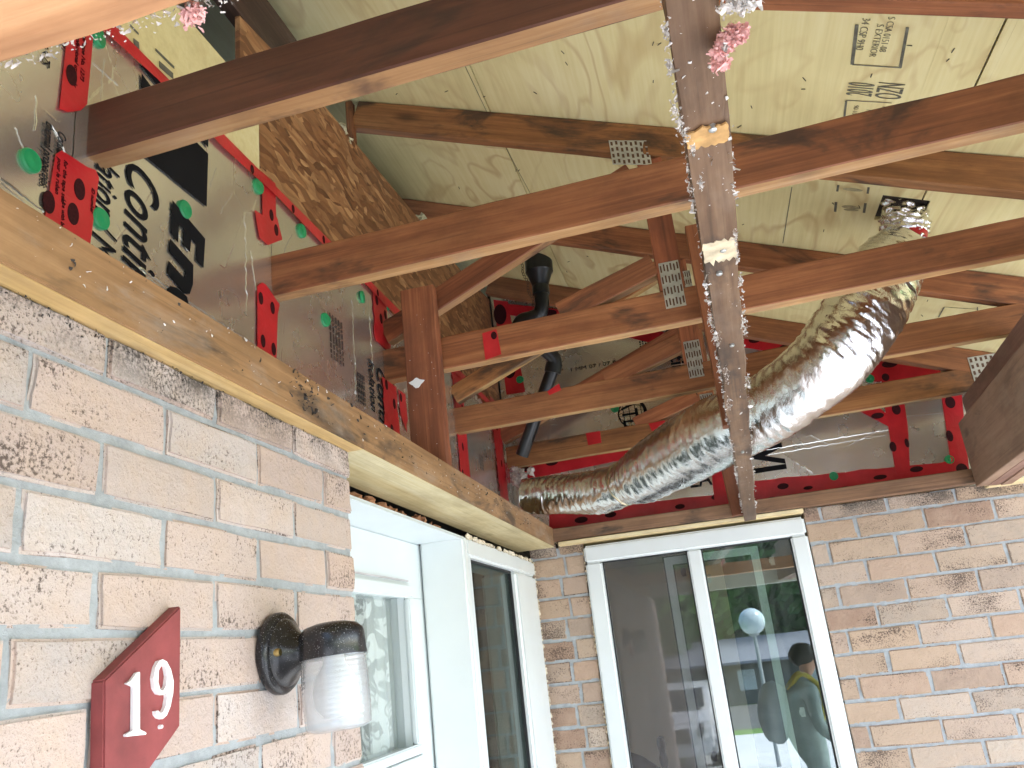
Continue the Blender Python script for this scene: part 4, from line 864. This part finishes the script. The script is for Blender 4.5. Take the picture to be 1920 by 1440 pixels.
bm = bmesh.new(); vo = [bm.verts.new(sp_(*q)) for q in oc]; vi = [bm.verts.new(sp_(*q)) for q in ic]
eo = [bm.edges.new((vo[i], vo[(i+1) % len(vo)])) for i in range(len(vo))]; ei = [bm.edges.new((vi[i], vi[(i+1) % len(vi)])) for i in range(len(vi))]
bmesh.ops.triangle_fill(bm, edges=eo+ei, use_beauty=True)
ex = bmesh.ops.extrude_face_region(bm, geom=bm.faces[:]); bmesh.ops.translate(bm, vec=(.0045, 0, 0), verts=[v for v in ex['geom'] if isinstance(v, bmesh.types.BMVert)]); bmesh.ops.recalc_face_normals(bm, faces=bm.faces)
me = bpy.data.meshes.new('numeral'); bm.to_mesh(me); bm.free(); link('numeral', me, WNUM, sg)
m = MB(); c = sp_(298, 1363); m.lathe([(0, .004), (.0018, .004), (.0022, .001), (.0022, -.001)], c, (1, 0, 0), 12); m.build('screw', WNUM, sg)
lm = empty('wall_lamp', (XB, 1.10, .04), 'black jelly jar wall lamp with clear ribbed glass', 'wall lamp')
LC = Vector((XB, 1.100, .038)); ax = Vector((1, -.02, 0)).normalized()
m = MB(); m.lathe([(.052, .002), (.055, .006), (.055, .013), (.052, .017), (.046, .019), (.044, .023), (.036, .028), (.026, .038), (.018, .052), (.0155, .066), (.0155, .080), (0, .08)], LC, ax, 40); m.build('backplate', LAMPB, lm, smooth=True)
JC = LC + Vector((.094, -.014, .002)); tilt = Vector((-.06, .02, 1)).normalized()
m = MB(); m.lathe([(0, .030), (.022, .029), (.036, .025), (.043, .018), (.0442, .013), (.0455, -.014), (.0445, -.016), (.042, -.016)], JC, tilt, 40); m.build('lamp_cap', LAMPB, lm, smooth=True)
m = MB(); m.lathe([(0, .008), (.0045, .008), (.0055, .004), (.0055, 0)], LC+ax*.022+Vector((0, -.038, .0)), ax, 12); m.build('screw', plain('brass', (.5, .38, .15), .35, metal=.9), lm, smooth=True)
pr = []
for i in range(61):
    t = i/60; h = -.012 - t*.096; r = .0425 + .0003*math.sin(t*2*math.pi*15) + .0020*math.sin(t*math.pi)
    if t > .93: r *= 1-((t-.93)/.07)**2*.25
    pr.append((r, h))
inn = [(r-.0028, h+.002) for r, h in pr][::-1]
m = MB(); m.lathe(pr + [(.02, pr[-1][1]-.001), (0, pr[-1][1]-.001)], JC, tilt, 48); m.lathe([(0, pr[-1][1]+.003)] + inn, JC, tilt, 48); m.build('glass_jar', JAR, lm, smooth=True)
m = MB(); m.lathe([(0, -.094), (.018, -.091), (.029, -.078), (.031, -.060), (.026, -.040), (.015, -.024), (.014, -.010)], JC, tilt, 24); m.build('bulb', plain('bulb_white', (.82, .82, .8), .3, .02), lm, smooth=True)
# ------------------------------------------------------------------ insulation scraps, splinters, dust
def scraps(name, n, fn, size, mat, label, amp=.6, sub=1, cat='insulation'):
    m = MB()
    for i in range(n):
        r = size[0]+(size[1]-size[0])*random.random()**2.2
        if random.random() < .7: m.flake(fn(), r*1.25)
        else: m.blob(fn(), r*.75, 0, sub, amp, (random.uniform(.5, 1.6), random.uniform(.5, 1.6), random.uniform(.35, 1)))
    return tag(m.build(name, mat), label, cat, kind='stuff')
CLU = [random.uniform(.45, 3.0) for _ in range(16)]+[.62, .80, .84, 1.12, 1.3]
def edge_pt():
    y = random.uniform(.28, 3.0) if random.random() < .3 else random.choice(CLU)+random.gauss(0, .022); s = random.choice((-1, -1, 1)); return on_strip(y, s*(.0222+random.uniform(-.002, .004)), random.uniform(-.004, .018))
scraps('insulation_shreds', 520, edge_pt, (.0005, .0038), WFIB, 'whitish shreds clinging along both edges of the dusty ceiling strip')
scraps('insulation_shreds', 560, edge_pt, (.0005, .0036), FIBRE, 'grey fibre crumbs along the edges of the dusty ceiling strip')
m = MB()
for cx_, cy_, rr in ((1256, 205, 9), (1266, 232, 10), (1278, 256, 10), (1292, 280, 9), (1240, 60, 8), (1246, 120, 7), (1388, 445, 8), (1392, 480, 8), (1398, 530, 7), (1406, 615, 10), (1330, 600, 7), (1346, 640, 8), (1362, 700, 8), (1306, 345, 7), (1412, 720, 9), (1375, 760, 7), (1420, 800, 7), (1352, 90, 8)):
    for i in range(34): m.flake(at(cx_+(-9 if cx_ > 1374 else 8 if cy_ < 350 else 0)+random.gauss(0, rr*.32), cy_+random.gauss(0, rr*.9), z=.445 if cy_ < 500 else .42), random.uniform(.0005, .0024))
tag(m.build('insulation_shreds', FIBRE), 'larger dirty fluff clumps hanging on both edges of the dusty ceiling strip', 'insulation', kind='stuff')
def face_pt(): return on_strip(random.choice((random.uniform(.3, 3.0), random.uniform(.4, 1.2))), random.uniform(-.019, .019), -.0005)
scraps('insulation_shreds', 110, face_pt, (.0004, .0030), WFIB, 'small white flecks stuck to the underside of the dusty ceiling strip')
scraps('insulation_shreds', 520, lambda: Vector((random.uniform(-.58, -.15), .279+.0+random.choice((.075, .077, .079))*1.0+random.uniform(-.004, .004), .388+random.uniform(-.004, .01))), (.0004, .0024), FIBRE, 'pale fluff along the rough edge of the joist in the top left corner')
m = MB()
for i in range(900):
    c, rr = random.choice((((1376, 66), 21), ((1360, 84), 17), ((1385, 60), 14), ((1352, 118), 13), ((1345, 100), 9)))
    a, q = random.random()*6.3, random.random()**.6*rr
    m.flake(at(c[0]+q*math.cos(a), c[1]+q*math.sin(a)*.85, y=.60+random.uniform(-.012, .012)), random.uniform(.0015, .0048))
tag(m.build('insulation_tuft', PINK), 'tuft of pink insulation hanging beside the dusty strip at the top', 'insulation')
m = MB()
for i in range(260): m.flake(at(362+random.gauss(0, 9), 26+random.gauss(0, 8), y=.36+random.uniform(-.006, .006)), random.uniform(.001, .003))
tag(m.build('insulation_tuft', PINK), 'small pale pink tuft under the joist at the top left', 'insulation')
m = MB()
for i in range(220): m.flake(at(1385+random.gauss(0, 16), 8+random.gauss(0, 7), y=.56+random.uniform(-.006, .006)), random.uniform(.001, .0036))
tag(m.build('insulation_tuft', WFIB), 'dirty white tuft at the very top beside the dusty strip', 'insulation')
def beam_pt():
    y = random.uniform(.3, 3.2); z = random.uniform(.40, .463); return Vector((-.5765, y, z))
scraps('beam_debris', 190, beam_pt, (.0004, .0026), WFIB, 'white splinters and flecks on the face of the orange beam', cat='debris')
scraps('beam_debris', 230, lambda: Vector((-.5765, random.choice((random.uniform(.5, 2.9), random.uniform(.5, 2.9), 1.16+random.gauss(0, .02))), random.uniform(.402, .46))), (.0006, .0042), DIRT, 'dark splinters and crumbs on the face of the orange beam', cat='debris')
scraps('beam_debris', 34, lambda: Vector((random.uniform(-.66, -.59), 1.922, random.uniform(.46, .93))), (.0003, .0016), WFIB, 'tiny white flecks on the short post', cat='debris')
scraps('wall_grime', 420, lambda: Vector((XB+.001, random.uniform(.3, 1.38), .3865-abs(random.gauss(0, .010)))), (.0005, .0022), DIRT, 'black mildew crumbs where the pale brick meets the beam', cat='debris')
m = MB(); c = Vector((-.645, 1.921, .688)); m.prism([c+Vector((.018*math.cos(a)*(1+.3*math.sin(a*3)), 0, .011*math.sin(a)*(1+.3*math.cos(a*4)))) for a in [i/18*2*math.pi for i in range(18)]], (0, -.003, 0)); tag(m.build('paint_scrap', WNUM), 'torn white scrap stuck on the short reddish post', 'scrap')
m = MB()
for i in range(24): m.blob(at(978+random.uniform(-18, 22), 893+random.uniform(-14, 14), y=3.28), random.uniform(.008, .018), 0, 2, .6)
tag(m.build('insulation_tuft', FIBRE), 'grey insulation tuft in the corner above the end of the silver duct', 'insulation')
# ------------------------------------------------------------------ outside, seen in the window's reflection
def tree(x, y, h, rad_, n, mat, label):
    z0 = ground_z(y); r = empty('tree', (x, y, z0), label, 'tree', 'trees across the street'); m = MB()
    m.tube([(x, y, z0-.2), (x+.1, y, z0+h*.3), (x-.1, y+.1, z0+h*.6), (x, y, z0+h*.9)], [h*.03, h*.024, h*.015, .03], 10)
    for k in range(7): a = random.random()*6.3; zz = z0+h*random.uniform(.35, .6); m.tube([(x, y, zz), (x+rad_*.35*math.cos(a), y+rad_*.35*math.sin(a), zz+h*.1), (x+rad_*.7*math.cos(a), y+rad_*.7*math.sin(a), zz+h*.2)], [h*.012, h*.008, .02], 6)
    m.build('trunk', BARK, r, smooth=True); m = MB(); cl = []
    for k in range(26):
        a = random.random()*6.3; q = random.random()**.5; cl.append((Vector((x+rad_*.8*q*math.cos(a), y+rad_*.8*q*math.sin(a), z0+h*random.uniform(.34, .95))), rad_*random.uniform(.22, .42)))
    for k in range(n):
        c, rr = random.choice(cl); v = Vector((random.gauss(0, 1), random.gauss(0, 1), random.gauss(0, 1))).normalized()*rr*random.random()**.35; p = c+v
        u = Vector((random.gauss(0, 1), random.gauss(0, 1), random.gauss(0, .6))).normalized(); t = u.orthogonal().normalized(); s = random.uniform(.22, .5)
        m.quad(p-u*s-t*s*.5, p+u*s-t*s*.5, p+u*s+t*s*.5, p-u*s+t*s*.5)
    m.build('crown', mat, r, fix=False)
tree(-3.5, -42, 11, 5, 7000, LEAF1, 'tall light green tree left of the dark house across the street'); tree(3.6, -45, 13, 6, 7000, LEAF2, 'tall dark green tree directly behind the dark house'); tree(9.5, -41, 11, 5, 7000, LEAF1, 'broad light green tree right of the dark house'); tree(-10, -38, 9, 4, 3000, LEAF2, 'dark bushy tree far to the left of the dark house'); tree(17, -44, 12, 6, 3000, LEAF2, 'dark broad tree at the far right of the street'); tree(0.5, -50, 15, 7, 6000, LEAF1, 'tallest light green tree behind the dark house'); tree(7, -52, 15, 7, 6000, LEAF2, 'tallest dark green tree behind the dark house')
hd = empty('hedge', (4, -43.5, -3.4), 'long clipped green hedge running behind the dark house', 'hedge'); m = MB()
for k in range(5200):
    p = Vector((random.uniform(-16, 24), -43.5+random.gauss(0, .5), random.uniform(-3.4, 1.3))); u = Vector((random.gauss(0, 1), random.gauss(0, 1), random.gauss(0, .6))).normalized(); t = u.orthogonal().normalized(); s_ = random.uniform(.2, .4)
    m.quad(p-u*s_-t*s_*.6, p+u*s_-t*s_*.6, p+u*s_+t*s_*.6, p-u*s_+t*s_*.6)
m.build('foliage', LEAF1, hd, fix=False)
hs = empty('far_house', (4, -37, -3.3), 'low dark house with a blue grey roof across the street', 'house')
m = MB(); m.box((-9, -42, -3.4), (18, -36.5, -1.35)); m.build('wall', HWALL, hs)
m = MB(); m.prism([Vector((-9.6, y, z)) for y, z in ((-35.8, -1.38), (-39.3, -.35), (-42.8, -1.38), (-42.8, -1.5), (-35.8, -1.5))], (28.2, 0, 0)); m.build('roof', SHING, hs)
for i in range(7): slab('window', (-6+i*3.2, -36.52, -2.7), (-5.2+i*3.2, -36.46, -1.8), plain('pale_window', (.40, .44, .43), .3) if i == 0 else bpy.data.materials['pale_window'], hs)
gl = empty('globe_lamp', (.56, -9.4, ground_z(-9.4)), 'white globe lamp on a post beside the driveway', 'street lamp')
zt = .13
m = MB(); m.lathe([(.04, 0), (.035, .3), (.03, zt-.26-ground_z(-9.4)), (.09, zt-.24-ground_z(-9.4)), (.10, zt-.2-ground_z(-9.4))], (.56, -9.4, ground_z(-9.4)), (0, 0, 1), 16); m.build('post', plain('grey_post', (.25, .27, .28), .5), gl, smooth=True)
m = MB(); m.lathe([(.23*math.sin(a), -.23*math.cos(a)) for a in [i/20*math.pi for i in range(21)]], (.56, -9.4, zt), (0, 0, 1), 28); m.build('globe', GLOBE, gl, smooth=True)
# parked car, nose towards the porch
cz0 = ground_z(-11.6); cr = empty('parked_car', (-1.3, -12.6, cz0), 'white parked car facing the porch on the driveway', 'car')
def lo_(pts): return [Vector((-1.3+.0, -12.6, cz0))+Vector(p) for p in pts]
m = MB(); prof = [(2.2, .35), (2.25, .62), (2.15, .88), (1.1, 1.02), (.55, 1.42), (-.9, 1.46), (-1.7, 1.05), (-2.2, .98), (-2.25, .4)]
m.prism([Vector((-1.3-.9, -12.6+y, cz0+z)) for y, z in prof], (1.8, 0, 0)); m.build('body', CARW, cr, bevel=.09, seg=3)
m = MB(); m.prism([Vector((-1.3-.72, -12.6+y, cz0+z)) for y, z in ((1.12, 1.05), (.62, 1.38), (.60, 1.39), (1.10, 1.06))], (1.44, .03, .02)); m.build('windshield', CARG, cr)
for x in (-.8, .8):
    for y in (1.4, -1.4):
        m = MB(); m.lathe([(0, -.11), (.2, -.11), (.33, -.09), (.33, .09), (.2, .11), (0, .11)], (-1.3+x, -12.6+y, cz0+.33), (1, 0, 0), 24); m.build('wheel', TYRE, cr, smooth=True)
for x in (-.62, .62): m = MB(); m.blob((-1.3+x, -12.6+2.2, cz0+.74), .13, 0, 2, .05, (1.2, .5, .8)); m.build('headlight', CARG, cr, smooth=True)
slab('grille', (-1.3-.4, -10.37, cz0+.55), (-1.3+.4, -10.32, cz0+.8), CARG, cr); slab('bumper', (-1.3-.88, -10.42, cz0+.32), (-1.3+.88, -10.28, cz0+.5), CARW, cr, 0, .04)
# person with a backpack standing beside the photographer
def skin_mesh(name, pts, edges, radii, mat, parent, sub=2):
    me = bpy.data.meshes.new(name); me.from_pydata(pts, edges, []); o = bpy.data.objects.new(name, me); COL.objects.link(o)
    o.modifiers.new('s', 'SKIN'); me.skin_vertices[0].data[0].use_root = True
    for i, r in enumerate(radii): me.skin_vertices[0].data[i].radius = r if isinstance(r, tuple) else (r, r)
    ss = o.modifiers.new('d', 'SUBSURF'); ss.levels = sub; ss.render_levels = sub
    m2 = bpy.data.meshes.new_from_object(o.evaluated_get(bpy.context.evaluated_depsgraph_get())); bpy.data.objects.remove(o); m2.name = name
    return link(name, m2, mat, parent, smooth=True)
px0, py0 = .52, -.35; pe = empty('person', (px0, py0, -1.65), 'person in a teal grey jacket carrying a backpack, seen side on behind the camera', 'person')
def pp(*a): return [(px0+x, py0+y, -1.65+z) for x, y, z in a]
skin_mesh('body', pp((-.03, 0, .82), (-.06, 0, 1.0), (-.05, 0, 1.18), (-.01, 0, 1.30), (.03, 0, 1.37), (0, .09, .74), (.03, .10, .42), (-.02, .10, .07), (.12, .10, .03), (0, -.09, .74), (.0, -.10, .42), (-.04, -.10, .07), (.1, -.10, .03), (.03, .16, 1.26), (.05, .21, 1.0), (.20, .18, .86), (.03, -.16, 1.26), (.08, -.22, 1.02), (.24, -.16, .92)),
          [(0, 1), (1, 2), (2, 3), (3, 4), (0, 5), (5, 6), (6, 7), (7, 8), (0, 9), (9, 10), (10, 11), (11, 12), (3, 13), (13, 14), (14, 15), (3, 16), (16, 17), (17, 18)],
          [(.17, .16), (.18, .16), (.17, .18), (.13, .15), .06, .085, .06, .045, .04, .085, .06, .045, .04, .065, .05, .04, .065, .05, .04], JACK, pe)
skin_mesh('head', pp((.05, 0, 1.36), (.06, 0, 1.44), (.075, 0, 1.50), (.16, 0, 1.455), (.07, 0, 1.56)), [(0, 1), (1, 2), (2, 3), (2, 4)], [.05, .065, .085, .018, .07], SKIN, pe)
m = MB(); m.blob((px0+.045, py0, -1.65+1.535), .105, 0, 3, .05, (1.05, .9, .85)); m.build('hair', HAIR, pe, smooth=True)
for s, (hx, hy, hz) in ((1, (.225, .17, .845)), (-1, (.265, -.145, .915))):
    P = [(hx, hy, hz), (hx+.05, hy-.01*s, hz-.01)]; E = [(0, 1)]; R = [.026, .03]
    for k in range(4): n0 = len(P); P += [(hx+.09, hy+(k-1.5)*.018, hz+.004), (hx+.125-.008*abs(k-1), hy+(k-1.5)*.02, hz-.018)]; E += [(1, n0), (n0, n0+1)]; R += [.010, .008]
    n0 = len(P); P += [(hx+.05, hy-.04*s, hz+.005), (hx+.08, hy-.05*s, hz)]; E += [(1, n0), (n0, n0+1)]; R += [.011, .009]
    skin_mesh('hand', pp(*P), E, R, SKIN, pe)
m = MB(); m.blob((px0-.245, py0, -1.65+1.12), .18, 0, 3, .05, (.75, .8, 1.35)); m.build('backpack', PACK, pe, smooth=True)
for s in (-1, 1):
    m = MB(); m.tube(spline(pp((-.12, .10*s, 1.28), (.0, .11*s, 1.39), (.12, .11*s, 1.28), (.14, .11*s, 1.12), (.02, .13*s, .98)), 6), .018, 8); m.build('backpack_strap', YEL, pe, smooth=True)
pe.scale = (.95, .95, .93)
ch.location = (-.535, 4.4, -1.43); ch.scale = (1, 1, 1.10)
